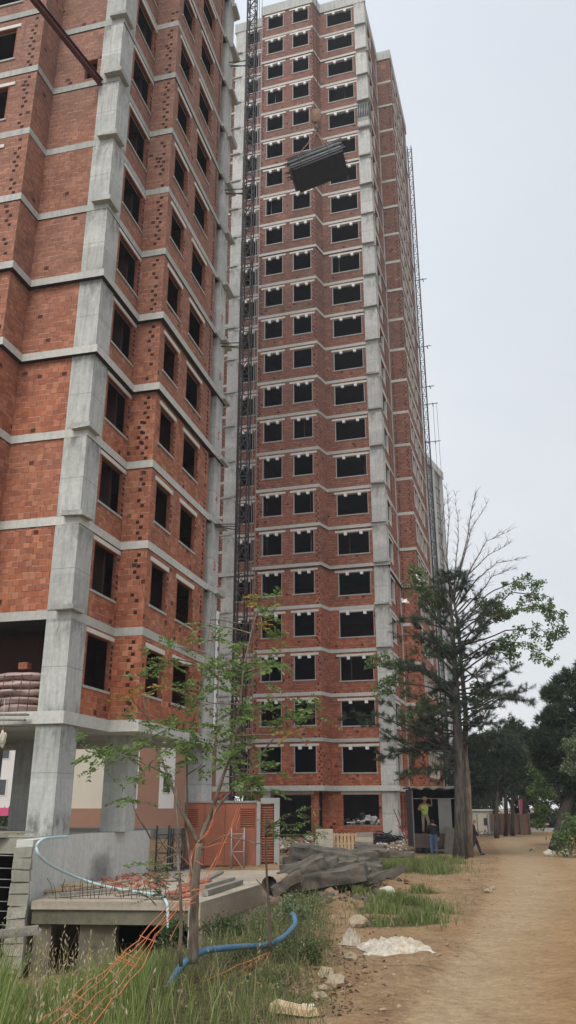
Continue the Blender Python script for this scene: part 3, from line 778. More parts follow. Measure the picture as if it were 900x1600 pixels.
def sheet(name, xs, ys, fx=None, dz=0):
    nx, ny = len(xs), len(ys); V = []; A = []; B = []; C = []
    for y in ys:
        for x in xs:
            X = fx(x, y) if fx else x
            V.append((X, y, ground(X, y)+dz+(.012*noise.noise(Vector((X*5, y*5, 1)))+.008*noise.noise(Vector((X*13, y*13, 1))) if y < 30 and fx else 0))); A.append(road_mask(X, y)); B.append(vegmask(X, y) if abs(X) < 40 and -5 < y < 70 else .4*(1-road_mask(X, y))); C.append(trackmask(X, y))
    Fc = [(j*nx+i, j*nx+i+1, (j+1)*nx+i+1, (j+1)*nx+i) for j in range(ny-1) for i in range(nx-1)]
    me = bpy.data.meshes.new(name); me.from_pydata(V, [], Fc); me.materials.append(M['dirt'])
    for nm, D in (('road', A), ('veg', B), ('track', C)):
        a = me.attributes.new(nm, 'FLOAT', 'POINT'); a.data.foreach_set('value', D)
    me.polygons.foreach_set('use_smooth', [True]*len(Fc))
    o = bpy.data.objects.new(name, me); COL.objects.link(o); tag(o, kind='structure'); return o
def spaced(lo, a, b, hi, step, g=1.25):
    r = list(np.arange(a, b+1e-6, step)); s = step; x = b
    while x < hi: s *= g; x += s; r.append(x)
    s = step; x = a; l = []
    while x > lo: s *= g; x -= s; l.append(x)
    return l[::-1]+r
sheet('ground', spaced(-900, -11, 16, 900, .28), spaced(-60, 3, 48, 1600, .3))
sheet('dirt_road', list(np.linspace(0, 1, 60)), list(np.arange(-20, 4, 1))+list(np.arange(4, 30, .11))+list(np.arange(30, 110, .5)), lambda t, y: interp(RL, y)+.15+(interp(RR, y)-interp(RL, y)-.3)*t, .008)

# ------------------------------------------------------------------ blades and leaves (numpy)
def mesh_np(name, V, Fq, mat, parent=None, tri=False, mats_idx=None):
    me = bpy.data.meshes.new(name); n = len(V); k = 3 if tri else 4; nf = len(Fq)
    me.vertices.add(n); me.vertices.foreach_set('co', V.astype('f').ravel())
    me.loops.add(nf*k); me.loops.foreach_set('vertex_index', Fq.astype('i').ravel())
    me.polygons.add(nf); me.polygons.foreach_set('loop_start', np.arange(0, nf*k, k, dtype='i')); me.polygons.foreach_set('loop_total', np.full(nf, k, 'i'))
    mats = mat if isinstance(mat, list) else [mat]
    for m in mats: me.materials.append(m)
    if mats_idx is not None: me.polygons.foreach_set('material_index', mats_idx.astype('i'))
    me.update(calc_edges=True); me.validate()
    o = bpy.data.objects.new(name, me); COL.objects.link(o)
    if parent: o.parent = parent
    return o
def blades(P, H, W, lean, midx=None):
    """curved blades: 2 quads each. P (n,3)"""
    n = len(P); th = rng.uniform(0, 2*np.pi, n); d = np.stack([np.cos(th), np.sin(th), np.zeros(n)], 1)
    ph = rng.uniform(0, 2*np.pi, n); l = np.stack([np.cos(ph), np.sin(ph), np.zeros(n)], 1)*(lean*H*rng.uniform(.2, 1, n))[:, None]
    up = np.array([0, 0, 1.])
    a = P; b = P+up*(H*.55)[:, None]+l*.35; c = P+up*(H*.95)[:, None]+l
    w = (W/2)[:, None]*d
    V = np.stack([a-w, a+w, b-w*.8, b+w*.8, c-w*.12, c+w*.12], 1).reshape(-1, 3)
    o = (np.arange(n)*6)[:, None]
    F = np.concatenate([o+np.array([0, 1, 3, 2]), o+np.array([2, 3, 5, 4])], 1).reshape(-1, 4)
    return V, F, c
def leafq(C, N, L, W):
    """diamond leaves at C with direction N (n,3)"""
    n = len(C); r = rng.normal(size=(n, 3)); s = np.cross(N, r); s /= np.linalg.norm(s, axis=1)[:, None]+1e-9
    N = N/(np.linalg.norm(N, axis=1)[:, None]+1e-9)
    L = np.broadcast_to(L, n)[:, None]; W = np.broadcast_to(W, n)[:, None]
    V = np.stack([C, C+N*L*.45+s*W*.5, C+N*L, C+N*L*.45-s*W*.5], 1).reshape(-1, 3)
    F = (np.arange(n)*4)[:, None]+np.arange(4); return V, F
def join(parts):
    Vs = []; Fs = []; o = 0
    for V, F in parts: Vs.append(V); Fs.append(F+o); o += len(V)
    return np.concatenate(Vs), np.concatenate(Fs)
def leafcloud(C, R, n, L, W, up=.2):
    C = np.repeat(C, n, 0); R = np.repeat(R, n)
    d = rng.normal(size=C.shape); d /= np.linalg.norm(d, axis=1)[:, None]
    P = C+d*(R*rng.uniform(.2, 1, len(R))**.6)[:, None]*np.array([1, 1, .75])
    N = rng.normal(size=P.shape)+np.array([0, 0, -up]); return leafq(P, N, L*rng.uniform(.6, 1.2, len(P)), W*rng.uniform(.6, 1.2, len(P)))
# tall grass
def scatter(n, x0, x1, y0, y1, f):
    out = []
    X = rng.uniform(x0, x1, n); Y = rng.uniform(y0, y1, n); U = rng.uniform(0, 1, n)
    for x, y, u in zip(X, Y, U):
        if u < f(x, y): out.append((x, y, ground(x, y)))
    return np.array(out)
def fr_tall(x, y):
    if abs(x) > .40*y+1.2: return 0
    return tallmask(x, y)*(.75 if x/y < -.15 else .10)*(1.0 if y < 14 else .5)
P = scatter(130000, -9, 1.2, 5.5, 20.2, fr_tall)
lft = P[:, 0]/P[:, 1] < -.30; H = rng.uniform(.22, .50, len(P))*np.where(lft, 1.5, np.where(P[:, 1] > 10, .55, .85))*np.where(P[:, 0]/P[:, 1] > -.13, .6, 1)*(1+.25*np.sin(P[:, 0]*2.3+P[:, 1]*1.1)); W = rng.uniform(.006, .012, len(P))
V1, F1, _ = blades(P, H, W, .45)
tag(mesh_np('tall_grass', V1, F1, M['grass']), kind='stuff')
P = P[rng.uniform(0, 1, len(P)) < np.where(P[:, 0]/P[:, 1] < -.2, .035, .012)]; H = rng.uniform(.5, .9, len(P))*np.where(P[:, 0]/P[:, 1] < -.30, 1.2, np.where(P[:, 1] > 10, .5, .8)); V1, F1, tip = blades(P, H, np.full(len(P), .005), .25)
heads = []
for k in range(7):
    c = tip-np.array([0, 0, .035*k]); heads.append(leafq(c+rng.normal(0, .008, c.shape), rng.normal(0, .4, c.shape)+np.array([0, 0, 1.]), .045, .014))
V2, F2 = join([(V1, F1)]+heads)
tag(mesh_np('seeding_grass', V2, F2, M['grass_dry']), kind='stuff')
P = scatter(30000, -2.6, 1.4, 6, 17, lambda x, y: (.15+.45*(noise.noise(Vector((x*1.9, y*1.9, 2))) > 0))*sst(-.22, -.12, x/y)*sst(.065, .01, x/y)*(1-road_mask(x, y)))
V1, F1, _ = blades(P, rng.uniform(.05, .26, len(P)), rng.uniform(.004, .008, len(P)), .9)
tag(mesh_np('dry_grass', V1, F1, M['grass_mixed']), kind='stuff')
def fw(x, y):
    zc = y*cP+(ground(x, y)-CZ)*sP; px = 450+F_PX*x/zc
    w = 38*noise.noise(Vector((x*1.6, y*1.6, 11))); return sst(365, 420, px+w)*sst(530, 455, px+w)*(.08+.92*(noise.noise(Vector((x*2.6, y*2.6, 6)))+.5*noise.noise(Vector((x*7, y*7, 6))) > .05))
P = scatter(20000, -1.6, 1.2, 9.0, 19.5, fw)
hk_ = np.array([.55+.6*noise.noise(Vector((x*1.4, y*1.4, 21))) for x, y, z in P]); hk_ = np.clip(hk_, .2, 1.1)
V1, F1, tip = blades(P, rng.uniform(.12, .5, len(P))*hk_*np.where(P[:, 1] < 14, .7, 1.2), rng.uniform(.005, .012, len(P)), .7)
k = rng.uniform(0, 1, len(P)) < .3
lv = leafcloud(tip[k]-np.array([0, 0, .05]), np.full(k.sum(), .07), 5, .04, .02)
V1, F1 = join([(V1, F1), lv])
tag(mesh_np('weeds', V1, F1, M['weed']), kind='stuff')
# short grass
parts = []
for p, r in zip(SHORT, SHR):
    n = int(2300*r*r/1.5); t = rng.uniform(0, 2*np.pi, n); q = np.minimum(np.abs(rng.normal(0, .5, n)), 1.3)*r
    X = p.x+np.cos(t)*q/1.6; Y = p.y+np.sin(t)*q
    k = np.array([noise.noise(Vector((x*1.8, y*1.8, 4)))+.6*noise.noise(Vector((x*5, y*5, 4))) > -.02 for x, y in zip(X, Y)])
    X, Y = X[k], Y[k]; Z = np.array([ground(x, y) for x, y in zip(X, Y)])
    if p.y < 24: h = rng.uniform(.08, .24, len(X))
    else: h = rng.uniform(.15, .42, len(X))
    V, F, _ = blades(np.stack([X, Y, Z], 1), h, rng.uniform(.008, .02, len(X)), .6); parts.append((V, F))
# weeds along the right of the road and round the site
Q = scatter(22000, 9, 26, 30, 75, lambda x, y: .9 if x > interp(RR, y)+.5 else 0)
V, F, _ = blades(Q, rng.uniform(.15, .5, len(Q)), rng.uniform(.02, .05, len(Q)), .6); parts.append((V, F))
Q = scatter(26000, -1.0, 9, 9, 45, lambda x, y: .05+.25*(noise.noise(Vector((x*.9, y*.9, 8))) > .2) if x < interp(RL, y)-.1 and x > .22*(y-19)-1 else 0)
V, F, _ = blades(Q, rng.uniform(.03, .13, len(Q)), rng.uniform(.006, .014, len(Q)), .7); parts.append((V, F))
V, F = join(parts); tag(mesh_np('short_grass', V, F, M['grass_short']), kind='stuff')

# ------------------------------------------------------------------ trees
def needle_tufts(C, D, n, L, W, spread=.75):
    """n needles in each tuft at C pointing about D"""
    C = np.repeat(np.asarray(C), n, 0); D = np.repeat(np.asarray(D), n, 0)
    N = D+rng.normal(0, spread, C.shape); N /= np.linalg.norm(N, axis=1)[:, None]
    l = L*rng.uniform(.6, 1.1, len(C)); 
    s = np.cross(N, rng.normal(size=N.shape)); s /= np.linalg.norm(s, axis=1)[:, None]+1e-9
    w = W/2
    C = C+rng.normal(0, L*.12, C.shape)
    V = np.stack([C-s*w, C+s*w, C+N*l[:, None]], 1).reshape(-1, 3)
    F = (np.arange(len(C))*3)[:, None]+np.arange(3); return V, F
def wiggle(a, b, n, amp, sag=0.):
    a = Vector(a); b = Vector(b); L = (b-a).length; out = []
    o = Vector((random.random()*50, random.random()*50, 0))
    for i in range(n+1):
        t = i/n; p = a.lerp(b, t); e = math.sin(math.pi*t)
        p += Vector((noise.noise(o+Vector((t*2.3, 0, 0))), noise.noise(o+Vector((0, t*2.3, 5))), noise.noise(o+Vector((3, 3, t*2.3)))))*amp*L*min(1, t*3)
        p.z += sag*L*e; out.append(p)
    return out
def branch_tree(crown_mb, pts, r0, r1, n=6):
    k = len(pts); crown_mb.tube(pts, [r0+(r1-r0)*i/(k-1) for i in range(k)], n)

def near_pine():
    base = gp(722, 1342); Y0 = base.y
    root = empty('pine_tree', base, 'tall pine with a ragged dark needle crown beside the dirt road', 'tree')
    def w(px, py, dy=0): return at(px, py, Y0+dy)-base
    t = MB()
    pts = [w(719, 1347), w(720, 1300), w(719, 1240), w(717, 1180), w(714, 1120), w(712, 1060), w(708, 1000), w(705, 950), w(702, 905)]
    t.tube(pts, [.38, .29, .27, .25, .20, .15, .11, .07, .03], 12); t.build('trunk', M['bark'], root)
    limbs = MB(); C = []; D = []
    def trunk_at(py):
        for (a, b) in zip([(1347, 0), (1300, 1), (1240, 2), (1180, 3), (1120, 4), (1060, 5), (1000, 6), (950, 7), (905, 8)], [(1300, 1), (1240, 2), (1180, 3), (1120, 4), (1060, 5), (1000, 6), (950, 7), (905, 8)]):
            if a[0] >= py >= b[0]: return pts[a[1]].lerp(pts[b[1]], (a[0]-py)/(a[0]-b[0]))
        return pts[-1]
    tips = [(1180, 575, 1140), (1175, 600, 1110), (1165, 610, 1165), (1150, 640, 1190), (1120, 635, 1090), (1110, 655, 1130), (1090, 650, 1050), (1075, 625, 1040), (1050, 660, 1000), (1030, 650, 985), (1000, 668, 950),
            (985, 645, 960), (960, 680, 915), (940, 690, 900), (1175, 668, 1160), (1130, 820, 1085), (1110, 838, 1090), (1100, 800, 1050), (1085, 790, 1075), (1070, 770, 1040), (1050, 775, 1010), (1030, 760, 985), (1010, 768, 955), (990, 755, 930),
            (965, 735, 915), (1140, 790, 1130), (1150, 760, 1120), (1170, 690, 1200), (1160, 745, 1165), (1120, 700, 1090), (1080, 715, 1050), (1040, 700, 1010), (1000, 715, 970), (1060, 690, 1080), (1100, 680, 1110), (1130, 675, 1140), (930, 715, 895), (1020, 730, 1020), (1090, 745, 1100), (1150, 650, 1150),
            (1190, 640, 1215), (1180, 600, 1190)]
    for i, (sy, tx, ty) in enumerate(tips):
        for rep in range(2):
            a = trunk_at(sy+random.uniform(-8, 8)); dy = random.uniform(-2.0, 2.0) if rep else random.uniform(-1.2, 1.2)
            b = w(tx+(random.uniform(-22, 22) if rep else 0), ty+(random.uniform(-18, 18) if rep else 0), dy)
            pl = wiggle(a, b, 7, .16, .04); branch_tree(limbs, pl, .055, .012, 5)
            for k in range(3, 8):
                c = pl[k]; d = (pl[k]-pl[k-1]).normalized()
                for s in range(3 if k < 7 else 4):
                    L = random.uniform(.2, .6)
                    e = c+Vector((random.uniform(-1, 1), random.uniform(-1, 1), random.uniform(-.35, .7))).normalized()*L*random.uniform(.5, 1)+d*L*.4
                    limbs.tube([c, e], [.012, .006], 3, cap=False)
                    for q in range(4):
                        f = c.lerp(e, .35+.65*q/3); C.append(f); D.append((e-c).normalized())
    limbs.build('branch', M['bark'], root, uv=False)
    V, F = needle_tufts(np.array([tuple(c) for c in C]), np.array([tuple(d) for d in D]), 15, .24, .018, .85)
    mesh_np('crown', V, F, M['needle'], root, tri=True)
near_pine()

def near_broadleaf():
    base = gp(733, 1340); base.y += .5; base.z = ground(base.x, base.y); Y0 = base.y
    root = empty('broadleaf_tree', base, 'half-bare leafy tree growing against the pine, dead twigs at its top', 'tree')
    def w(px, py, dy=0): return at(px, py, Y0+dy)-base
    t = MB(); tp = [w(732, 1345), w(732, 1290), w(730, 1230), w(726, 1180), w(728, 1120, .3), w(722, 1050, .4), w(716, 980, .4), w(708, 930, .3)]
    t.tube(tp, [.26, .20, .19, .16, .13, .11, .09, .06], 10); t.build('trunk', M['bark2'], root)
    br = MB(); leafC = []; leafR = []
    leafy = [((716, 985), (760, 930), (810, 905), (845, 915)), ((716, 1000), (780, 960), (835, 945), (870, 955)), ((720, 1010), (790, 985), (840, 980), (868, 1000)),
             ((722, 1030), (770, 1000), (820, 1005), (862, 1030)), ((710, 970), (680, 930), (655, 905), (640, 890)), ((712, 985), (680, 950), (660, 930), (648, 915)),
             ((724, 1080), (660, 1050), (610, 1035), (578, 1030)), ((724, 1090), (650, 1070), (610, 1065), (590, 1075)), ((716, 975), (755, 950), (775, 945), (780, 960)), ((722, 1050), (765, 1020), (790, 1010), (800, 1025)),
             ((712, 960), (735, 935), (765, 945), (790, 960)), ((722, 1060), (700, 1030), (690, 1010), (680, 1000)), ((720, 1040), (745, 1060), (755, 1080), (750, 1100)), ((724, 1100), (690, 1090), (660, 1100), (640, 1115)), ((712, 965), (700, 940), (690, 935), (676, 925)), ((716, 990), (800, 925), (840, 930), (880, 985))]
    for L in leafy:
        dy = random.uniform(-1.2, 1.2); pts = [w(*q, .3+dy*i/3) for i, q in enumerate(L)]
        pl = []
        for a, b in zip(pts, pts[1:]): pl += wiggle(a, b, 4, .06)[:-1]
        pl.append(pts[-1]); branch_tree(br, pl, .05, .01, 5)
        for k in range(6, len(pl)):
            for s in range(3):
                c = pl[k]+Vector((random.uniform(-.45, .45), random.uniform(-.6, .6), random.uniform(-.42, .22)))
                br.tube([pl[k], c], [.01, .004], 3, cap=False); leafC.append(tuple(c)); leafR.append(random.uniform(.16, .36))
    bare = [((708, 930), (698, 870), (702, 810), (698, 765)), ((708, 935), (712, 880), (716, 830), (712, 775)), ((710, 940), (735, 890), (760, 845), (792, 832)), ((710, 935), (725, 870), (735, 830), (760, 788)),
            ((712, 950), (745, 905), (775, 880), (815, 873)), ((708, 940), (700, 900), (690, 850), (694, 790)), ((710, 930), (728, 850), (736, 800), (742, 775)), ((712, 945), (730, 900), (762, 868), (795, 850)), ((716, 960), (755, 920), (770, 900), (800, 890))]
    for L in bare:
        dy = random.uniform(-1.0, 1.0); pts = [w(*q, .3+dy*i/3) for i, q in enumerate(L)]; pl = []
        for a, b in zip(pts, pts[1:]): pl += wiggle(a, b, 4, .05)[:-1]
        pl.append(pts[-1]); branch_tree(br, pl, .045, .008, 5)
        for k in range(2, len(pl)):
            for s in range(3):
                d = (pl[k]-pl[k-1]).normalized()+Vector((random.uniform(-.9, .9), random.uniform(-.6, .6), random.uniform(-.3, .5)))
                e = pl[k]+d.normalized()*random.uniform(.25, .7); mid = pl[k].lerp(e, .5)+Vector((0, 0, .06))
                br.tube([pl[k], mid, e], [.012, .008, .004], 3, cap=False)
                if random.random() < .5:
                    g = mid+Vector((random.uniform(-.3, .3), random.uniform(-.2, .2), random.uniform(-.05, .3))); br.tube([mid, g], [.007, .003], 3, cap=False)
    br.build('branch', M['twig'], root, uv=False)
    V, F = leafcloud(np.array(leafC), np.array(leafR), 34, .14, .11); mesh_np('crown', V, F, M['leaf'], root)
near_broadleaf()
# scraps of sheet caught in the crown
for i, (px, py, lab) in enumerate(((655, 905, 'white plastic scrap caught high in the leafy left side of the pine'), (634, 942, 'white plastic scrap caught at the left side of the pine crown'))):
    m = MB(); c = at(px, py, 33.6); n_ = 6
    vs = []; R = rotm(random.uniform(30, 80), random.uniform(-40, 40), random.uniform(0, 90))
    for a in range(n_+1):
        for b in range(4): vs.append(c+R@Vector((a*.07-.2, b*.06, .12*noise.noise(Vector((a*.6, b*.8, i*5))))))
    m.add(vs, [(a*4+b, a*4+b+1, a*4+b+5, a*4+b+4) for a in range(n_) for b in range(3)])
    o = m.build('plastic_scrap', M['foam']); sm_ = o.modifiers.new('t', 'SOLIDIFY'); sm_.thickness = .012; recenter(o); tag(o, lab, 'plastic scrap', 'scraps caught in the tree')

def far_tree(px, pyb, D, crown, label, trunk_r=.2, mat='needle_far', kind='pine', lean=0, n=14, tr_top=None, bark='barkfar', lsz=.3, group='trees behind the road'):
    """crown: list of (px,py,r_px) blobs"""
    b = at(px, pyb, D); b.z = ground(b.x, b.y)-.05
    root = empty('pine_tree' if kind == 'pine' else 'broadleaf_tree', b, label, 'tree', 0, group)
    s = D/1378*1.02
    cs = [(at(x, y, D+random.uniform(-1, 1)*r*s*.7)-b, r*s) for x, y, r in crown]
    top = max(cs, key=lambda c: c[0].z)
    tt = at(*(tr_top or (crown[0][0], crown[0][1])), D)-b
    t = MB(); pl = wiggle((0, 0, 0), tt, 7, .03); t.tube(pl, [trunk_r*(1-.75*i/7) for i in range(8)], 8)
    t.build('trunk', M[bark], root)
    limb = MB(); C = []; Dd = []; LC = []; LR = []
    for c, r in cs:
        st = pl[min(7, max(2, int(7*max(.25, (c.z-r)/max(tt.z, .1)))))]
        limb.tube(wiggle(st, c, 4, .08), [trunk_r*.3, trunk_r*.22, trunk_r*.18, trunk_r*.12, .02], 5)
        m = int(max(14, n*6.5))
        for k in range(m):
            d = Vector(rng.normal(size=3).tolist()).normalized(); q = r*random.uniform(.55, 1.05)*(1+.25*noise.noise(d*2+c))
            p = c+Vector((d.x*q, d.y*q, d.z*q*.8)); C.append(tuple(p)); Dd.append(tuple(d)); 
            if k % 3 == 0: limb.tube([c, p], [.03, .01], 3, cap=False)
    limb.build('branch', M[bark], root, uv=False)
    if kind == 'pine':
        V, F = needle_tufts(np.array(C), np.array(Dd)*.6+np.array([0, 0, .25]), 16, lsz*1.6, lsz*.2, .8); mesh_np('crown', V, F, M[mat], root, tri=True)
    else:
        V, F = leafcloud(np.array(C), np.full(len(C), lsz*1.5), 10, lsz*.8, lsz*.6); mesh_np('crown', V, F, M[mat], root)
far_tree(776, 1309, 69, [(736, 1185, 18), (742, 1160, 14), (776, 1170, 26), (760, 1190, 24), (795, 1165, 24), (748, 1210, 20), (780, 1205, 26), (812, 1190, 20), (768, 1155, 16), (800, 1215, 20), (745, 1235, 14)], 'dark umbrella pine behind the man walking, left trunk of the row', .2, n=17, tr_top=(778, 1170))
far_tree(790, 1306, 74, [(806, 1140, 18), (838, 1150, 16), (830, 1185, 20), (800, 1150, 20), (815, 1165, 20), (785, 1160, 18), (820, 1195, 20), (800, 1185, 22), (830, 1215, 14)], 'dark umbrella pine in front of the timber fence, second trunk from the left', .2, n=15, tr_top=(792, 1150))
far_tree(801, 1306, 75, [(790, 1215, 16), (810, 1225, 20), (830, 1235, 16), (775, 1230, 14), (825, 1180, 16)], 'dark umbrella pine in front of the timber fence, third trunk from the left', .2, n=14, tr_top=(800, 1190))
far_tree(817, 1303, 79, [(825, 1160, 18), (840, 1185, 20), (835, 1210, 18), (845, 1230, 14), (812, 1150, 14)], 'dark umbrella pine standing beside the pink banner', .22, n=15, tr_top=(818, 1160))
far_tree(868, 1328, 50, [(890, 1095, 30), (868, 1115, 16), (885, 1065, 22), (905, 1060, 26), (900, 1130, 28), (920, 1100, 34), (872, 1160, 26), (905, 1170, 30), (860, 1190, 20), (940, 1150, 40), (845, 1165, 16), (850, 1150, 12), (925, 1190, 30), (930, 1040, 26), (858, 1130, 18), (880, 1180, 26), (850, 1185, 18), (895, 1215, 26), (872, 1215, 18), (862, 1085, 14), (876, 1140, 24), (900, 1250, 22)], 'large dark pine with a thick leaning trunk at the road\'s right edge', .42, n=17, tr_top=(925, 1150), lsz=.26)
far_tree(905, 1318, 56, [(850, 1185, 16), (838, 1200, 14), (845, 1220, 14), (855, 1240, 13), (835, 1235, 12), (848, 1265, 12), (858, 1200, 14), (845, 1165, 12), (900, 1260, 18), (905, 1290, 20), (842, 1285, 8)], 'light green leafy tree between the leaning pine and the road bend', .14, 'leaf', 'broad', n=7, lsz=.2)
far_tree(925, 1320, 46, [(893, 1165, 16), (905, 1185, 20), (890, 1200, 14), (915, 1150, 20)], 'pale silvery leafy tree at the photo\'s right edge', .12, 'leaf_pale', 'broad', n=6, lsz=.16)
far_tree(735, 1301, 88, [(740, 1230, 14), (748, 1250, 16), (762, 1245, 14)], 'small dark pine far behind the white cabin', .2, n=12, lsz=.4)
# far-off wood closing the view
pts_ = []; dd = []
for k in range(2600):
    a = random.uniform(0, 1); X = 10+a*95; Y = 105+random.uniform(0, 12)-a*15; h = 9+3*noise.noise(Vector((X*.1, 0, 0)))+2.5*noise.noise(Vector((X*.35, 3, 0)))
    z = random.uniform(0, 1)**.8*h-.5; pts_.append((X, Y, z)); dd.append((0, -.5, .4))
V, F = needle_tufts(np.array(pts_), np.array(dd), 15, 1.15, .42, .9)
tag(mesh_np('distant_wood', V, F, M['needle_far'], tri=True), kind='stuff')
# undergrowth by the leaning pine
def bush(pxs, D, label, mat='leaf_bush', sz=.08, n=60, group=None, name='bush', stems=True):
    cs = [(at(x, y, D+random.uniform(-.3, .3)), r*D/1378) for x, y, r in pxs]
    cx = sum(c.x for c, _ in cs)/len(cs); cy = sum(c.y for c, _ in cs)/len(cs)
    b = Vector((cx, cy, ground(cx, cy))); root = empty(name, b, label, 'bush', 0, group)
    st = MB(); C = []; R = []
    for c, r in cs:
        c = c-b; st.tube(wiggle((random.uniform(-.1, .1), random.uniform(-.1, .1), 0), c, 5, .08), [.015, .012, .01, .008, .006, .004], 4)
        for k in range(n):
            d = Vector(rng.normal(size=3).tolist()).normalized()*r*random.uniform(.3, 1.1)
            C.append(tuple(c+d)); R.append(sz*1.3)
            if k % 4 == 0: st.tube([c, c+d], [.006, .002], 3, cap=False)
    st.build('stem', M['twig'], root, uv=False)
    V, F = leafcloud(np.array(C), np.array(R), 7, sz, sz*.6); mesh_np('foliage', V, F, M[mat], root)
    return root
bush([(880, 1315, 22), (905, 1310, 26), (895, 1295, 22), (915, 1285, 26)], 43, 'low green undergrowth at the foot of the leaning pine', 'leaf', .16, 60)
bush([(392, 1508, 26), (420, 1505, 30), (450, 1512, 30), (480, 1495, 22), (440, 1535, 26), (405, 1535, 24), (484, 1520, 24), (372, 1505, 20)], 11.5, 'scrubby bush growing over the right end of the blue hose', 'leaf_scrub', .04, 230)
bush([(330, 1455, 22), (350, 1445, 20), (375, 1460, 24), (345, 1475, 20), (395, 1470, 20)], 14.5, 'low shrub against the pale retaining wall by the sapling', 'leaf_bush', .045, 90)
bush([(262, 1465, 16), (275, 1450, 14), (255, 1490, 14)], 15, 'small dark shrub in the mouth of the basement behind the netting', 'leaf_bush', .05, 70)
bush([(470, 1430, 18), (450, 1415, 16), (490, 1455, 18), (435, 1440, 20)], 15.5, 'dry grassy bush below the pile of broken asphalt', 'leaf_pale', .05, 70)

# saplings close to the camera
def compound(C, D, L, nl, size):
    """compound leaves: rachis from C along D, nl pairs"""
    Vs = []; Cs = np.asarray(C); D = np.asarray(D); D = D/np.linalg.norm(D, axis=1)[:, None]
    sd = np.cross(D, np.array([0, 0, 1.])+rng.normal(0, .35, D.shape)); sd /= np.linalg.norm(sd, axis=1)[:, None]+1e-9
    out = []
    for k in range(nl):
        t = (k+1)/nl; p = Cs+D*(L*t)[:, None]-np.array([0, 0, 1.])*(.25*L*t*t)[:, None]
        for s in (-1, 1):
            N = sd*s+D*.45+rng.normal(0, .18, D.shape)+np.array([0, 0, -.15])
            out.append(leafq(p, N, size*rng.uniform(.75, 1.15, len(p)), size*.42))
    return join(out)
def sapling(D, base_px, stems, clusters, label, name='sapling', r0=.07, mats=('leaf_sap',), bark='bark2', L=.27, nl=7, size=.072, dens=1.0, cat='tree'):
    b = at(base_px[0], base_px[1], D); b.z = ground(b.x, b.y)-.05
    root = empty(name, b, label, cat)
    t = MB(); first = True; tipsx = []; limb = MB()
    for st, ra, rb in stems:
        pts = [at(x, y, D+dz)-b for x, y, dz in st]; pl = []
        for p, q in zip(pts, pts[1:]): pl += wiggle(p, q, 4, .035)[:-1]
        pl.append(pts[-1]); k = len(pl)
        (t if first else limb).tube(pl, [ra+(rb-ra)*i/(k-1) for i in range(k)], 8 if ra > .02 else 5); first = False; tipsx += pl[3:]
    t.build('trunk', M[bark], root)
    per = {}
    for (x, y, r, n, mk) in clusters:
        c = at(x, y, D+random.uniform(-.5, .5))-b; rr = r*D/1378
        near = min(tipsx, key=lambda q: (q-c).length+max(0, q.z-c.z)*.5)
        limb.tube(wiggle(near, c, 5, .07), [.012, .010, .009, .007, .005, .003], 4, cap=False)
        C = []; Dd = []
        for k in range(int(n*dens)):
            d = Vector((random.uniform(-1, 1), random.uniform(-1, 1), random.uniform(-.35, .5))).normalized()
            s = c+d*rr*random.uniform(.0, .55); C.append(tuple(s)); Dd.append(tuple(d+Vector((0, 0, .1))))
            limb.tube([s, s+d*L*.9-Vector((0, 0, L*.18))], [.003, .0015], 3, cap=False)
        per.setdefault(mk, []).append(compound(C, Dd, L*rng.uniform(.7, 1.15, len(C)), nl, size))
    limb.build('branch', M[bark], root, uv=False)
    for mk, lst in per.items():
        V, F = join(lst); mesh_np('foliage', V, F, M[mk], root)
    return root
A_ = 'leaf_sap'; Yl = 'leaf_yel'
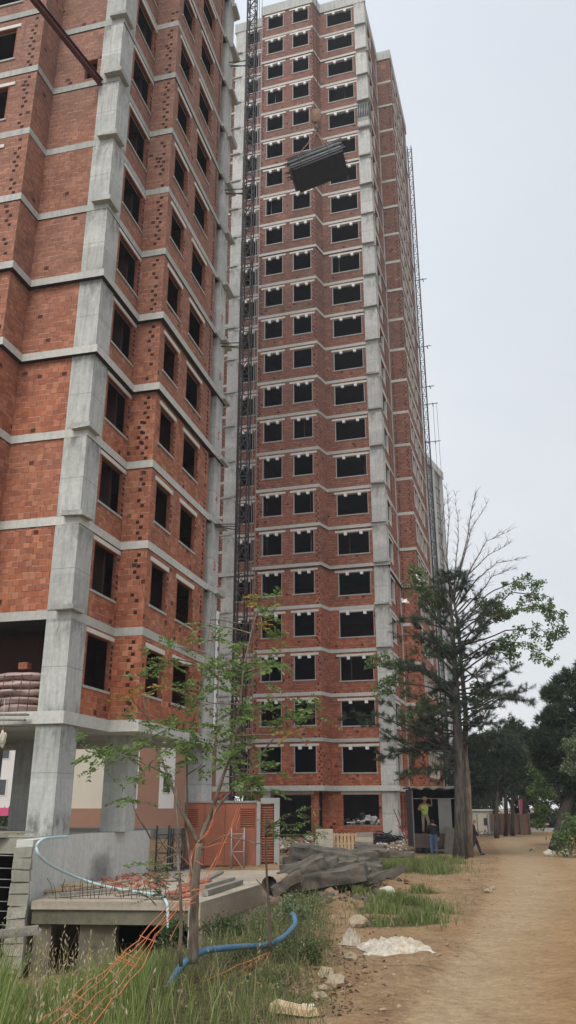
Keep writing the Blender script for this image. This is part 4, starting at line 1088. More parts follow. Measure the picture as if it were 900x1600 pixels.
sapling(10.2, (301, 1500), [
    ([(301, 1505, 0), (303, 1460, 0), (304, 1400, 0), (308, 1350, 0), (311, 1318, 0)], .062, .04),
    ([(311, 1318, 0), (285, 1270, .1), (262, 1210, .2), (240, 1160, .3), (232, 1125, .3)], .026, .007),
    ([(311, 1318, 0), (330, 1270, 0), (345, 1225, -.1), (360, 1180, -.2), (372, 1120, -.2), (380, 1050, -.3), (392, 990, -.3), (405, 935, -.3)], .027, .005),
    ([(311, 1318, 0), (320, 1290, 0), (345, 1255, .2), (380, 1215, .3), (400, 1190, .4), (430, 1150, .5), (470, 1120, .5)], .024, .006),
    ([(300, 1400, 0), (292, 1300, .2), (292, 1180, .3), (310, 1100, .3), (322, 1020, .3), (332, 950, .3)], .018, .005),
    ([(262, 1210, .2), (220, 1190, .1), (180, 1175, 0), (140, 1175, 0)], .012, .004),
    ([(311, 1330, 0), (350, 1305, -.2), (400, 1318, -.3), (415, 1318, -.3)], .008, .005),
    ([(305, 1360, 0), (270, 1325, .1), (235, 1310, .2)], .008, .004),
], [(190, 1180, 26, 9, A_), (150, 1180, 22, 7, A_), (125, 1165, 12, 3, A_), (228, 1165, 28, 10, A_), (260, 1140, 26, 10, A_), (215, 1130, 18, 5, A_), (205, 1090, 14, 4, Yl), (160, 1200, 14, 4, A_),
    (218, 1060, 14, 4, A_), (232, 1030, 12, 3, A_), (262, 1075, 14, 4, Yl), (270, 1040, 16, 6, A_), (275, 1010, 14, 5, A_), (285, 1080, 18, 6, A_), (310, 1095, 22, 7, A_), (292, 1130, 20, 6, A_),
    (318, 975, 14, 4, A_), (332, 1000, 18, 6, A_), (350, 1035, 22, 8, A_), (375, 1010, 20, 7, A_), (362, 1060, 22, 8, A_), (338, 1075, 20, 7, A_), (320, 1040, 16, 5, A_), (385, 1045, 18, 6, A_),
    (405, 940, 16, 4, Yl), (420, 965, 18, 6, A_), (398, 975, 14, 4, Yl), (415, 995, 12, 4, A_), (430, 935, 12, 3, A_), (420, 1040, 18, 6, A_), (440, 1035, 14, 4, A_), (410, 1070, 14, 3, A_),
    (420, 1110, 20, 7, A_), (445, 1125, 22, 7, A_), (475, 1110, 20, 7, A_), (492, 1118, 14, 4, A_), (455, 1145, 16, 4, Yl), (395, 1130, 20, 6, A_),
    (370, 1110, 22, 8, A_), (350, 1140, 24, 9, A_), (375, 1160, 24, 9, A_), (330, 1165, 22, 8, A_), (355, 1190, 22, 7, A_), (390, 1185, 20, 6, A_), (315, 1195, 16, 5, A_), (400, 1225, 22, 8, A_), (420, 1235, 16, 5, A_), (385, 1215, 16, 5, A_), (425, 1205, 14, 4, A_), (300, 1160, 18, 5, A_), (280, 1175, 20, 6, A_), (240, 1190, 16, 5, A_), (215, 1215, 12, 3, A_), (270, 1215, 12, 3, A_), (205, 1250, 14, 5, A_), (232, 1350, 16, 3, A_)],
    'slender sapling with feathery leaves and orange netting caught in its fork', r0=.07, dens=1.15)
sapling(9.6, (281, 1500), [([(283, 1510, 0), (282, 1400, 0), (278, 1300, .05), (276, 1230, .1)], .022, .008)], [(240, 1380, 18, 8, 'leaf_bush'), (255, 1400, 16, 6, 'leaf_bush'), (235, 1405, 14, 5, 'leaf_bush'), (268, 1370, 12, 4, 'leaf_bush'), (230, 1355, 10, 2, 'leaf_bush')],
        'thin bare stem with low dark leaves just left of the netted sapling', L=.16, nl=5, size=.035, dens=1.6)
sapling(11, (422, 1480), [([(423, 1485, 0), (420, 1420, 0), (417, 1370, 0), (415, 1320, 0), (416, 1265, .1)], .022, .008), ([(418, 1395, 0), (408, 1382, 0), (400, 1374, 0)], .009, .004)],
        [(460, 1270, 14, 5, A_), (480, 1285, 16, 6, A_), (440, 1300, 14, 4, A_), (490, 1300, 12, 4, A_), (425, 1290, 14, 4, A_), (470, 1305, 12, 4, A_), (412, 1300, 10, 3, A_)], 'thin dark stem sapling standing before the retaining wall', bark='twig', L=.2, nl=5, size=.05, dens=1.3)

# ------------------------------------------------------------------ deck, retaining walls, basement
DZ = -.45
def deck2():
    root = empty('concrete_deck', (-2.08, 21.5, DZ-1.6), 'low concrete deck slab with open basement under its front edge', 'platform')
    o = Vector((-2.08, 21.5, DZ-1.6))
    poly = [(-6.12, 21.8), (-2.08, 21.5), (-.65, 27), (-.1, 32.5), (.4, 38), (-4.6, 38), (-4.75, 31.3), (-5.5, 28.6), (-6.05, 26.5), (-6.25, 24.3)]
    m = MB(); m.prism([(x-o.x, y-o.y) for x, y in poly], 1.42, 1.6); m.build('slab', M['deckconc'], root)
    def seg(a, b, t, z0, z1, mat, name):
        a = Vector((*a, 0)); b = Vector((*b, 0)); d = (b-a).normalized(); n = Vector((-d.y, d.x, 0))*t
        m = MB(); m.prism([(p.x-o.x, p.y-o.y) for p in (a, b, b+n, a+n)], z0, z1); return m.build(name, M[mat], root)
    seg((-6.1, 21.86), (-2.2, 21.56), .3, 1.1, 1.418, 'moss_shade', 'edge_beam')
    for A1, B1 in (((-2.05, 21.42), (-.62, 26.98)), ((-.62, 26.98), (-.07, 32.5)), ((-.07, 32.5), (.43, 38))):
        seg(A1, B1, .3, 1.08, 1.606, 'deckconc', 'kerb_wall'); seg((A1[0]-.06, A1[1]+.2), (B1[0]-.06, B1[1]), .25, -1.2, 1.078, 'concrete_lt', 'retaining_wall')
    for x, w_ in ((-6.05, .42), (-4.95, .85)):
        m = MB(); m.box(x-o.x, x-o.x+w_, .45, .9, -1.2, 1.098); m.build('pillar', M['moss_shade'], root)  # void pillars darkened: their shade is put into the colour
    seg((-7.5, 27.5), (-.8, 27.0), .3, -1.2, 1.41, 'shaded_interior', 'basement_shade_wall'); seg((-6.6, 22.2), (-6.9, 27.5), .2, -1.2, 1.41, 'shaded_interior', 'basement_shade_wall')
deck2()
def rough_wall():
    a = Vector((-6.22, 21.8, 0)); b = Vector((-6.35, 24.3, 0)); d = (b-a).normalized(); n = Vector((-d.y, d.x, 0))
    zt = CZ-.745
    root = empty('retaining_wall', (a.x, a.y, -2.0), 'pale bare concrete retaining wall below the near tower, dark scorch mark on it', 'wall')
    m = MB(); P = [(-6.22, 21.8), (-6.33, 23), (-6.35, 24.3), (-6.28, 25.5), (-6.15, 26.5), (-5.9, 27.6), (-5.6, 28.6), (-5.22, 29.9), (-4.82, 31.2)]
    poly = [(x-a.x, y-a.y) for x, y in P]+[(x-.42-a.x, y+.06-a.y) for x, y in reversed(P)]
    m.prism(poly, 0, zt+2.0); o = m.build('wall', M['wallstain'], root)
    m = MB()
    for i in range(10):
        z = .25+i*.265; c = n*.2-d*.05; m.obox(c+Vector((0, 0, z)), (.44, random.uniform(.1, .22), .24), rotm(random.uniform(-4, 4), random.uniform(-3, 3), math.degrees(math.atan2(n.y, n.x))), 0, .02)
    m.build('rough_end', M['concrete_old'], root)
    for i in range(9):
        m = MB(); z = .6+i*.24+random.uniform(-.05, .05); s = n*.3-d*.05+Vector((0, 0, z)); m.tube([s, s+Vector((-.35-random.random()*.3, -.1, .02)), s+Vector((-.6-random.random()*.4, -.15, random.uniform(-.08, .08)))], .011, 5)
        m.build('rebar', M['steel_lt'], root)
def wall_stain_mat():
    m = conc_mat('stained_concrete', (.64, .63, .59), .3, .3); nt = m.node_tree; q = NT(nt); b = nt.nodes['Principled BSDF']
    src = b.inputs['Base Color'].links[0].from_socket
    tc = q.n('ShaderNodeTexCoord').outputs['Object']
    vm = q.n('ShaderNodeVectorMath', operation='DISTANCE'); mp = q.mapping(tc, (1, 1, 1.5)); q.L(mp, vm.inputs[0]); vm.inputs[1].default_value = (.35, 6.2, 1.85*1.5)
    f = q.m('ADD', vm.outputs['Value'], q.m('MULTIPLY', q.m('SUBTRACT', q.noise(tc, 2.2, 4), .5), .9))
    c = q.mix(q.rng(f, .2, 1.0, .75, 0), src, (.12, .12, .115)); q.L(c, b.inputs['Base Color']); return m
M['wallstain'] = wall_stain_mat()
rough_wall()
def dk(px, py, h=0):
    a = (px-450)/F_PX; b = (800-py)/F_PX; d = (a, cP-b*sP, sP+b*cP); k = (DZ+h-CZ)/d[2]; return Vector((d[0]*k, d[1]*k, DZ+h))
# bent rebar standing along the deck edge
m = MB()
for k in range(34):
    px = 82+k*5.9+random.uniform(-2, 2); y0 = 1402+random.uniform(-3, 5); p = dk(px, y0); p.z = DZ+.01; h = random.uniform(.22, .5); lx = random.uniform(-.2, .12)
    m.tube([p, p+Vector((lx*.4, -.03, h*.6)), p+Vector((lx, -.05, h))], .009, 4)
    if k % 3 == 0: m.tube([p, p+Vector((random.uniform(-.3, .1), -.35, -.25-random.random()*.35))], .008, 4)
m.tube([dk(75, 1403, .04), dk(200, 1404, .04), dk(310, 1408, .04)], .01, 4)
tag(recenter(m.build('bent_rebar', M['rebar'])), kind='stuff')
# timber on the deck
def plank(a, b, w, t, mat, label, name='timber_plank', group='timber lying on the deck', cat='plank', roll=0):
    a = Vector(a); b = Vector(b); d = (b-a); L = d.length; d.normalize(); up = Vector((0, 0, 1)); s = d.cross(up).normalized(); u = s.cross(d)
    R = Matrix((d, s, u)).transposed()@Matrix.Rotation(roll, 3, 'X')
    m = MB(); m.obox((a+b)/2, (L, w, t), R, 0, .008); o = m.build(name, M[mat]); recenter(o); return tag(o, label, cat, group)
L_ = [((60, 1387), (130, 1381), 'short pale plank nearest the rough wall end', 'wood_pale'), ((55, 1393), (150, 1385), 'pale plank along the wall foot, second from the left', 'wood_pale'),
      ((110, 1390), (205, 1376), 'long pale plank slanting under the pale blue hose', 'wood'), ((95, 1397), (190, 1389), 'weathered plank just behind the bent rebar', 'wood_grey'),
      ((180, 1395), (235, 1388), 'short weathered plank in the middle of the deck edge', 'wood')]
for i, (a, b, lab, mt) in enumerate(L_): plank(dk(*a, .05+.012*i), dk(*b, .05+.012*i), .14, .06, mt, lab)
L_ = [((320, 1396), (376, 1378), 'long squared grey beam nearest the deck\'s right edge', 'wood_grey', .13), ((316, 1388), (364, 1374), 'long squared grey beam, second from the deck\'s right edge', 'wood_grey', .12),
      ((318, 1376), (345, 1363), 'thin grey batten behind the two squared beams', 'wood_grey', .06), ((330, 1370), (346, 1362), 'short grey batten farthest back on the deck', 'wood_grey', .05)]
for i, (a, b, lab, mt, t) in enumerate(L_): plank(dk(*a, t/2+.01), dk(*b, t/2+.01), .16, t, mt, lab)
for i, (a, b, lab) in enumerate((((262, 1404), (300, 1398), 'red formwork board lying at the very edge of the deck'), ((268, 1396), (312, 1384), 'red formwork board lying behind the edge board'), ((285, 1384), (322, 1376), 'red formwork board half under the grey beams'))):
    plank(dk(*a, .03), dk(*b, .03), .38, .04, 'formred', lab, 'formwork_board', 'red formwork boards on the deck', 'board')
# debris strip on deck
m = MB()
for k in range(150):
    px = random.uniform(160, 262); py = random.uniform(1366, 1388); p = dk(px, py, .03); s = random.uniform(.04, .16)
    m.obox(p, (s, s*random.uniform(.5, 1), s*.45), rotm(random.uniform(-30, 30), random.uniform(-30, 30), random.uniform(0, 180)), random.choice([0, 0, 1]), s*.15)
tag(recenter(m.build('brick_rubble', [M['formred'], M['stone']])), kind='stuff')

# planks and ply on the tower's own deck at far left
for i, (a, b, mt, lab) in enumerate((((-9.6, 21.9, .96), (-7.2, 22.6, .98), 'wood_grey', 'frayed grey plank at the left frame edge'), ((-9.9, 22.2, 1.0), (-6.9, 22.75, 1.02), 'wood', 'brown plank overlapping the rough wall end'),
                                    ((-9.2, 22.6, 1.05), (-6.6, 23.1, 1.05), 'wood_grey', 'grey board set back behind the brown plank'), ((-8.8, 21.7, .9), (-7.0, 22.3, .99), 'wood_grey', 'broken grey board drooping over the dark opening'))):
    plank(a, b, .3, .05, mt, lab, group='boards on the upper deck edge')
for i in range(2):
    plank((-9.5, 17.6+i*.25, -1.02-.05*i), (-4.9, 18.1+i*.3, -.58-.1*i), .12, .1, 'wood_grey', ['weathered pole lying across the grass at the left edge', 'second weathered pole lying just under the first'][i], 'timber_pole', 'poles in the grass', 'pole')

# hoses
def hose(pts, r, mat, label, name='hose'):
    P = [Vector(p) for p in pts]; out = []
    n = len(P)
    for i in range(n-1):
        p0, p1, p2, p3 = P[max(i-1, 0)], P[i], P[i+1], P[min(i+2, n-1)]
        for k in range(6):
            t = k/6; out.append(.5*((2*p1)+(-p0+p2)*t+(2*p0-5*p1+4*p2-p3)*t*t+(-p0+3*p1-3*p2+p3)*t**3))
    out.append(P[-1]); m = MB(); m.tube(out, r, 8); o = m.build(name, M[mat]); recenter(o); return tag(o, label, 'hose')
hose([at(106, 1307, 23.8), at(88, 1308, 22.9), at(66, 1312, 21.6), at(57, 1324, 21.4), at(64, 1340, 21.5), at(85, 1355, 22.4), at(115, 1369, 24.6), dk(150, 1381, .12), dk(190, 1390, .1), dk(232, 1396, .08), dk(250, 1399, .08), at(258, 1406, 21.5), at(262, 1420, 21.35), at(262, 1460, 21.3), at(262, 1512, 21.2)], .035, 'hose_pale', 'thin pale blue hose trailing over the retaining wall and deck edge')
hose([at(246, 1556, 9.9), at(262, 1542, 10), at(277, 1518, 10.1), at(294, 1500, 10.2), at(318, 1486, 10.4), at(345, 1482, 10.8), at(380, 1479, 11.2), at(402, 1478, 11.5), at(418, 1476, 11.8), at(440, 1466, 12.5), at(455, 1452, 13.2), at(461, 1443, 13.6), at(460, 1433, 13.8), at(457, 1428, 14)], .036, 'hose_blue', 'thick blue hose arching out of the grass by the saplings')

# orange safety netting: strands hanging from the sapling
def netting(name, strands, cross, label, D):
    m = MB()
    for st in strands:
        pts = [at(x+random.uniform(-3, 3), y+random.uniform(-3, 3), D+dz) for x, y, dz in st]; pl = []
        for a, b in zip(pts, pts[1:]): pl += wiggle(a, b, 5, .03, -.02)[:-1]
        pl.append(pts[-1]); m.tube(pl, random.uniform(.0035, .006), 4)
    for (a, b) in cross:
        m.tube(wiggle(at(*a), at(*b), 4, .05), .005, 4)
    o = m.build(name, M['net']); recenter(o); tag(o, label, 'netting'); return o
S1 = []; 
for k in range(5):
    t = k/4+random.uniform(-.07, .07); S1.append([(272+14*t, 1408+4*random.random(), 0), (240+10*t-8, 1452+10*t, -.5), (190+28*t, 1492+18*t, -1.3), (130+45*t, 1545+16*t, -2.3), (60+75*t, 1600+10*t, -3.0)])
CR = []
for k in range(7):
    t = random.uniform(.15, .95); x = 275-200*t; y = 1410+185*t; CR.append(((x, y, 9.9-2.6*t), (x+45*t+14, y+28*t+2, 9.9-2.6*t)))
netting('safety_netting', S1, CR, 'orange safety netting strands stretched down through the tall grass', 9.9)
S2 = [[(375, 1255, 0), (362, 1290, 0), (350, 1320, 0), (335, 1350, 0), (318, 1385, 0), (300, 1410, 0)], [(372, 1262, .1), (358, 1300, .1), (342, 1335, .1), (322, 1370, .1), (308, 1400, .1)], [(352, 1310, 0), (338, 1340, .1), (326, 1360, .1), (314, 1392, 0), (288, 1408, 0)],
      [(337, 1262, 0), (330, 1290, 0), (318, 1308, 0), (311, 1318, 0)], [(335, 1265, .05), (325, 1300, .05), (313, 1312, 0)], [(316, 1240, 0), (311, 1256, 0)], [(310, 1312, 0), (302, 1330, 0), (300, 1352, 0), (294, 1385, 0), (290, 1420, 0)], [(300, 1330, .1), (296, 1345, 0), (299, 1365, 0), (288, 1400, 0)],
      [(375, 1270, 0), (372, 1290, 0), (371, 1296, 0)], [(317, 1325, 0), (340, 1316, 0), (355, 1318, 0)], [(296, 1410, 0), (280, 1412, 0), (270, 1420, 0)], [(300, 1405, 0), (286, 1425, 0), (276, 1450, 0), (262, 1470, 0)], [(303, 1385, 0), (285, 1400, 0), (268, 1425, 0), (250, 1450, 0)]]
netting('safety_netting', S2, [((306, 1345, 10), (318, 1352, 10)), ((298, 1392, 10), (318, 1388, 10)), ((285, 1415, 10), (305, 1410, 10))], 'orange netting strands tangled in the sapling\'s fork', 10.05)
S3 = [[(420, 1490, 0), (380, 1515, -.3), (330, 1535, -.6), (280, 1560, -1.2), (230, 1600, -1.8)], [(422, 1488, 0), (390, 1530, -.4), (345, 1550, -.8), (290, 1580, -1.4), (262, 1605, -1.8)], [(418, 1492, 0), (370, 1505, -.3), (300, 1540, -1), (250, 1575, -1.5)], [(400, 1500, 0), (372, 1530, -.4), (360, 1550, -.6)], [(410, 1500, 0), (350, 1540, -.6), (300, 1560, -1), (270, 1590, -1.5)]]
netting('safety_netting', S3, [((380, 1515, 10.6), (392, 1532, 10.6)), ((330, 1535, 10.2), (345, 1550, 10.2)), ((280, 1560, 9.6), (292, 1580, 9.6)), ((350, 1524, 10.4), (362, 1545, 10.4))], 'frayed orange net strands on the ground right of the blue hose', 11)

# ------------------------------------------------------------------ objects on and behind the deck
def container():
    b = dk(285, 1358); b2 = at(401, 1358, b.y); W_ = b2.x-b.x; H_ = (at(285, 1252, b.y).z-DZ)
    root = empty('generator_container', (b.x, b.y, DZ), 'rust-orange metal container with louvres standing on the concrete deck', 'container', math.radians(0))
    m = MB(); m.box(0, W_, 0, 1.9, .12, H_-.05); m.build('body', M['orange'], root)
    m = MB(); m.box(-.04, W_+.04, -.04, 1.94, H_-.05, H_+.02); m.build('roof', M['grey_paint'], root)
    m = MB(); m.box(.05, W_-.05, .05, 1.85, 0, .119); m.build('base', M['darkgrey'], root)
    for x0, x1 in ((.05, .5), (W_-.62, W_-.1)):
        m = MB()
        for k in range(9): m.obox(((x0+x1)/2, -.02, H_-.25-k*.075), (x1-x0, .05, .03), rotm(35))
        m.build('louvre', M['orange'], root)
    for x in (.75, 1.5):
        m = MB(); m.box(x, x+.012, -.012, .0, .15, H_-.08); m.build('panel_seam', M['dark'], root)
    for x in (W_-.02,): 
        m = MB(); m.box(x, x+.14, -.08, .1, 0, H_-.02); m.build('post', M['grey_paint'], root)
    # louvred end with its frame, turned towards the road
    e = MB(); 
    for k in range(22): e.obox((W_+.38, .12, .25+k*.088), (.42, .05, .05), rotm(35))
    e.build('louvre', M['orange'], root)
    e = MB(); e.box(W_+.16, W_+.60, .2, 1.7, .1, H_-.1); e.build('side_housing', M['orange'], root)
    e = MB(); e.box(W_+.62, W_+.82, .05, 1.8, 0, H_+.12); e.box(W_+.12, W_+.82, .04, .22, H_-.08, H_+.12); e.build('frame', M['grey_paint'], root)
container()
p = dk(371, 1357); p.y -= .5; 
lattice('mast_section', (p.x, p.y, DZ), 1.42, .46, 'short light grey lattice mast section in front of the orange container', 'mast section', 'mast sections on the deck', 'steel_lt', .6, .022, math.radians(8))
for i, (px, lab) in enumerate(((252, 'dark lattice mast section standing against the retaining wall end'), (276, 'dark lattice mast section between the wall end and the orange container'))):
    p = dk(px, 1362-i*2); lattice('mast_section', (p.x, p.y, DZ), 1.5-.1*i, .42, lab, 'mast section', 'mast sections on the deck', 'steel', .6, .022, math.radians(10+i*9))
# small white trestle
m = MB(); p = dk(319, 1356); 
for dx in (-.12, .12):
    for dy in (-.1, .1): m.tube([p+Vector((dx*1.3, dy*1.3, 0)), p+Vector((dx*.7, dy*.7, .3))], .02, 4)
m.obox(p+Vector((0, 0, .31)), (.3, .25, .03)); m.tube([p+Vector((-.15, -.1, .12)), p+Vector((.15, -.1, .12))], .015, 4)
m.tube([p+Vector((-.13, 0, .3)), p+Vector((-.13, 0, .48))], .015, 4); m.tube([p+Vector((.13, 0, .3)), p+Vector((.13, 0, .48))], .015, 4)
tag(recenter(m.build('steel_trestle', M['steel_lt'])), 'small whitish steel trestle in front of the orange container', 'trestle')
# sand heap
p = dk(437, 1352); m = MB(); m.blob((p.x+.2, p.y+.3, DZ), (2.2, 1.4, .55), None, 0, .12, 3, 4, True); o = m.build('sand_heap', M['stone']); recenter(o); tag(o, 'low grey sand heap right of the orange container', 'heap')

# broken asphalt slabs
AS = [(530, 1350, 24.2, 1.3, .8, .2, -3, 'flat asphalt slab just under the topmost one'), (485, 1358, 23.4, 1.2, .8, .2, 9, 'flat asphalt slab jutting left from the pile middle'), (540, 1372, 23.2, 1.2, .8, .2, 5, 'flat asphalt slab on the pile\'s right shoulder'), (505, 1340, 24.6, 1.5, .9, .30, -8, 'topmost long grey asphalt slab of the rubble pile'), (545, 1345, 24.8, 1.2, .9, .26, 6, 'asphalt slab at the upper right of the rubble pile'), (470, 1366, 22.8, 1.1, .8, .3, 22, 'tilted asphalt slab at the left of the rubble pile'),
      (505, 1378, 22.3, 1.7, .9, .32, 10, 'big asphalt slab at the front of the rubble pile'), (560, 1362, 24, 1.0, .8, .33, -4, 'rounded asphalt slab at the right of the rubble pile'), (470, 1346, 25.5, .9, .7, .24, 12, 'flat asphalt slab behind the tilted left one'),
      (555, 1384, 22.5, 1.9, .9, .16, 14, 'thin asphalt slab lying flat at the pile\'s front right'), (580, 1334, 26, .8, .6, .22, -5, 'small asphalt slab at the back right of the pile'), (448, 1384, 21.9, .7, .6, .22, 30, 'small asphalt slab at the pile\'s lower left corner'), (620, 1340, 28, 1.0, .5, .15, 0, 'low asphalt slab leading off towards the cabin'), (525, 1358, 23.8, 1.0, .9, .28, 4, 'asphalt slab wedged in the middle of the pile')]
for i, (px, py, D, L, W_, T, ry, lab) in enumerate(AS):
    c = at(px, py-5, D); m = MB()
    bm = bmesh.new(); bmesh.ops.create_cube(bm, size=1); bmesh.ops.subdivide_edges(bm, edges=bm.edges[:], cuts=7, use_grid_fill=True)
    vs = []
    for v in bm.verts:
        x, y, z = v.co; rr = 1+.42*noise.noise(Vector((math.atan2(y, x)*1.3, i*5.3, 0)))-.25*max(0, math.hypot(x, y)-.5)
        q = Vector((x*L*1.12*rr, y*W_*1.1*rr, z*T*1.0+.08*T*noise.noise(Vector((x*3, y*3, i*2))))); q += .03*Vector((noise.noise(q*3.3+Vector((i*3, 1, 0))), noise.noise(q*3.3+Vector((0, i*3, 5))), 1.2*noise.noise(q*3.7+Vector((3, 0, i*3))))); q += .04*Vector((noise.noise(q*6+Vector((i, 0, 0))), noise.noise(q*6+Vector((0, i, 5))), noise.noise(q*7+Vector((3, 0, i)))))
        vs.append(q)
    m.add(vs, [tuple(v.index for v in f.verts) for f in bm.faces], 0, False); bm.free()
    o = m.build('asphalt_slab', M['asphalt']); o.location = c; o.rotation_euler = (math.radians(random.uniform(0, 12)), math.radians(-ry), math.radians(random.uniform(-15, 15))); tag(o, lab, 'asphalt slab', 'broken asphalt slabs in the rubble pile')
# core of earth under the pile
m = MB(); q = at(505, 1392, 23.4); m.blob((q.x, q.y+.7, q.z-.25), (2.7, 2.2, 1.15), rotm(0, 0, 10), 0, .3, 3, 9, True); o = m.build('earth_mound', M['earth']); recenter(o); tag(o, 'dark earth mound that carries the broken asphalt slabs', 'mound')
for i, (a, b, lab) in enumerate((((538, 1362), (547, 1384), 'short grey stick leaning on the front asphalt slab'), ((592, 1370), (578, 1388), 'grey stick lying at the right end of the rubble pile'))):
    plank(at(*a, 22.4), at(*b, 22.0), .06, .05, 'wood_grey', lab, 'stick', 'sticks on the rubble', 'stick')
# black drum end in rubble
m = MB(); c = at(429, 1385, 21.8); m.tube([c+Vector((-.12, -.1, 0)), c+Vector((.25, .5, .02))], .24, 14, 0, True, False); m.tube([c+Vector((-.05, .05, 0)), c+Vector((.2, .45, .02))], .2, 14, 1, True)
o = m.build('drum', [M['wood'], M['dark']]); recenter(o); tag(o, 'open rusty drum lying at the left end of the asphalt rubble', 'drum')
m = MB()
for k in range(260):
    c = gp(random.gauss(515, 55), random.uniform(1368, 1412)); s = random.uniform(.03, .16)
    if not (425 < 450+F_PX*c.x/(c.y*cP+(c.z-CZ)*sP) < 640): continue
    m.obox(c+Vector((0, 0, s*.25)), (s*1.3, s, s*.5), rotm(random.uniform(-40, 40), random.uniform(-40, 40), random.uniform(0, 180)), random.choice([0, 0, 1]), s*.25)
tag(recenter(m.build('rubble', [M['asphalt'], M['earth']])), kind='stuff')
for i, (px, py, r) in enumerate(((432, 1410, .30), (418, 1425, .26), (440, 1432, .2))):
    c = gp(px, py); m = MB(); m.blob((0, 0, r*.3), (r*1.5, r, r*.9), None, 0, .4, 3, i+60); o = m.build('tar_lump', M['dark']); o.location = c; tag(o, ['black tar lump at the retaining wall top', 'black tar lump lowest against the retaining wall', 'small black tar lump in the weeds'][i], 'lump', 'tar lumps by the retaining wall')

# blocks, pallets, pipes in front of tower 2
def on(px, py, D=None): return gp(px, py)
b = on(507, 1336, 37); root = empty('block_stack', b, 'pale stack of aerated concrete blocks left of the pallet', 'block stack')
for k in range(5):
    m = MB()
    for j in range(2): m.obox((-.2+.41*j, 0, .12+k*.235), (.40, .62, .228), rotm(0, 0, 2), 0, .004)
    m.build('block_row', M['block'], root)
def pallet(px, py, D, tilt, label, rz=0):
    b = on(px, py, D); root = empty('pallet', b, label, 'pallet', math.radians(rz), 'wooden pallets before the red tower')
    R = rotm(tilt)
    for k in range(7):
        m = MB(); m.obox(R@Vector((-.55+k*.183, 0, .5)), (.115, .025, 1.0), R); m.build('slat', M['wood_pale'], root)
    for z in (.08, .5, .92):
        m = MB(); m.obox(R@Vector((0, .062, z)), (1.2, .095, .09), R); m.build('stringer', M['wood_pale'], root)
pallet(540, 1335, 36.2, -12, 'pale wooden pallet leaning upright beside the block stack')
b = on(571, 1330, 37.3); root = empty('block_stack', b, 'small grey-banded block stack between pallet and black pipe heap', 'block stack')
for k in range(4):
    m = MB(); m.obox((0, 0, .12+k*.23), (.85, .5, .22), rotm(0, 0, -6), 0, .01); m.build('block_row', M['concrete_old' if k % 2 else 'block'], root)
b = on(598, 1319); root = empty('pipe_heap', b, 'heap of black pipes and cables on the ground by the concrete column', 'pipe heap')
for k in range(26):
    m = MB(); x = random.uniform(-.9, .5); z = .08+.75*random.random()*(1-abs(x+.1)); y = random.uniform(-.3, .3)
    pl = wiggle((x-.3, y, z), (x+.6+random.random()*.4, y+random.uniform(-.3, .3), z+random.uniform(-.1, .12)), 6, .25); m.tube(pl, .035, 5); m.build('pipe', M['dark'], root)
m = MB()
for k in range(200):
    px = random.uniform(590, 640); c = gp(px, random.uniform(1317, 1330)); s = random.uniform(.05, .2)
    m.blob((c.x, c.y, ground(c.x, c.y)+s*.2+random.random()*.1), (s, s, s*.6), None, random.choice([0, 0, 1]), .3, 1, k)
for k in range(230):
    px = random.uniform(425, 520); c = gp(px, random.uniform(1316, 1336)); s = random.uniform(.06, .3)
    m.obox((c.x, c.y, ground(c.x, c.y)+s*.2+random.random()*.25), (s, s, s*.4), rotm(random.uniform(-40, 40), random.uniform(-40, 40), random.uniform(0, 90)), random.choice([0, 1, 2]), s*.1)
tag(recenter(m.build('site_debris', [M['stone'], M['foam'], M['formred']])), kind='stuff')
for i in range(4):
    a = on(440+i*16, 1330, 36.5+i*.3); plank(a+Vector((-.4, 0, .1+.02*i)), a+Vector((.9, .2, .12)), .2, .12, ['wood', 'concrete_old', 'wood_grey', 'wood'][i] if i != 1 else 'wood', ['first', 'second', 'third', 'fourth'][i]+' old timber from the left in front of the doorway', 'timber_beam', 'timbers before the doorway', 'timber')
# debris inside the ground floor window
root = empty('foam_debris', l2w(T2, (-2.4, .9, .9)), 'white foam boards and rubbish heaped in the ground floor window', 'rubbish heap', math.radians(-16.6))
m = MB(); m.box(-1.15, 1.15, -.3, .8, -1.0, -.02); m.build('shelf', M['concrete_old'], root)
for k in range(26):
    m = MB(); x = random.uniform(-1.05, 1.05); z = random.uniform(.05, .55)*(1.25-abs(x-.1)); m.obox((x, random.uniform(-.3, .3), max(.08, z)), (random.uniform(.2, .75), random.uniform(.1, .4), random.uniform(.03, .12)), rotm(random.uniform(-40, 40), random.uniform(-50, 50), random.uniform(0, 90)), 0, .01); m.build('foam_board', M['foam'] if k % 4 else M['darkgrey'], root)
# props leaning at the tower's right corner + red barrow
b = on(642, 1318, 43.5)
root = empty('wheelbarrow', b, 'red wheelbarrow tipped up beside the concrete plinth', 'wheelbarrow')
m = MB(); m.blob((0, 0, .35), (.7, .5, .4), rotm(0, 25), 0, .1, 2, 2, True); m.build('tray', M['redpaint'], root)
m = MB(); m.tube([(.3, -.04, .17), (.3, .04, .17)], .17, 14); m.build('wheel', M['dark'], root)
for y in (-.2, .2):
    m = MB(); m.tube([(.3, y*.3, .17), (-.2, y, .5), (-.75, y, 1.0)], .02, 5); m.build('handle', M['redpaint'], root)
for i, (dx, lab) in enumerate(((-.5, 'rusty prop leaning on the column corner, left one'), (-.2, 'rusty prop leaning on the column corner, right one'))):
    m = MB(); p = on(636+i*6, 1318, 44.5); m.tube([p, p+Vector((-.65, .4, 1.9))], .03, 5); o = m.build('steel_prop', M['rebar']); recenter(o); tag(o, lab, 'prop', 'props leaning at the corner')

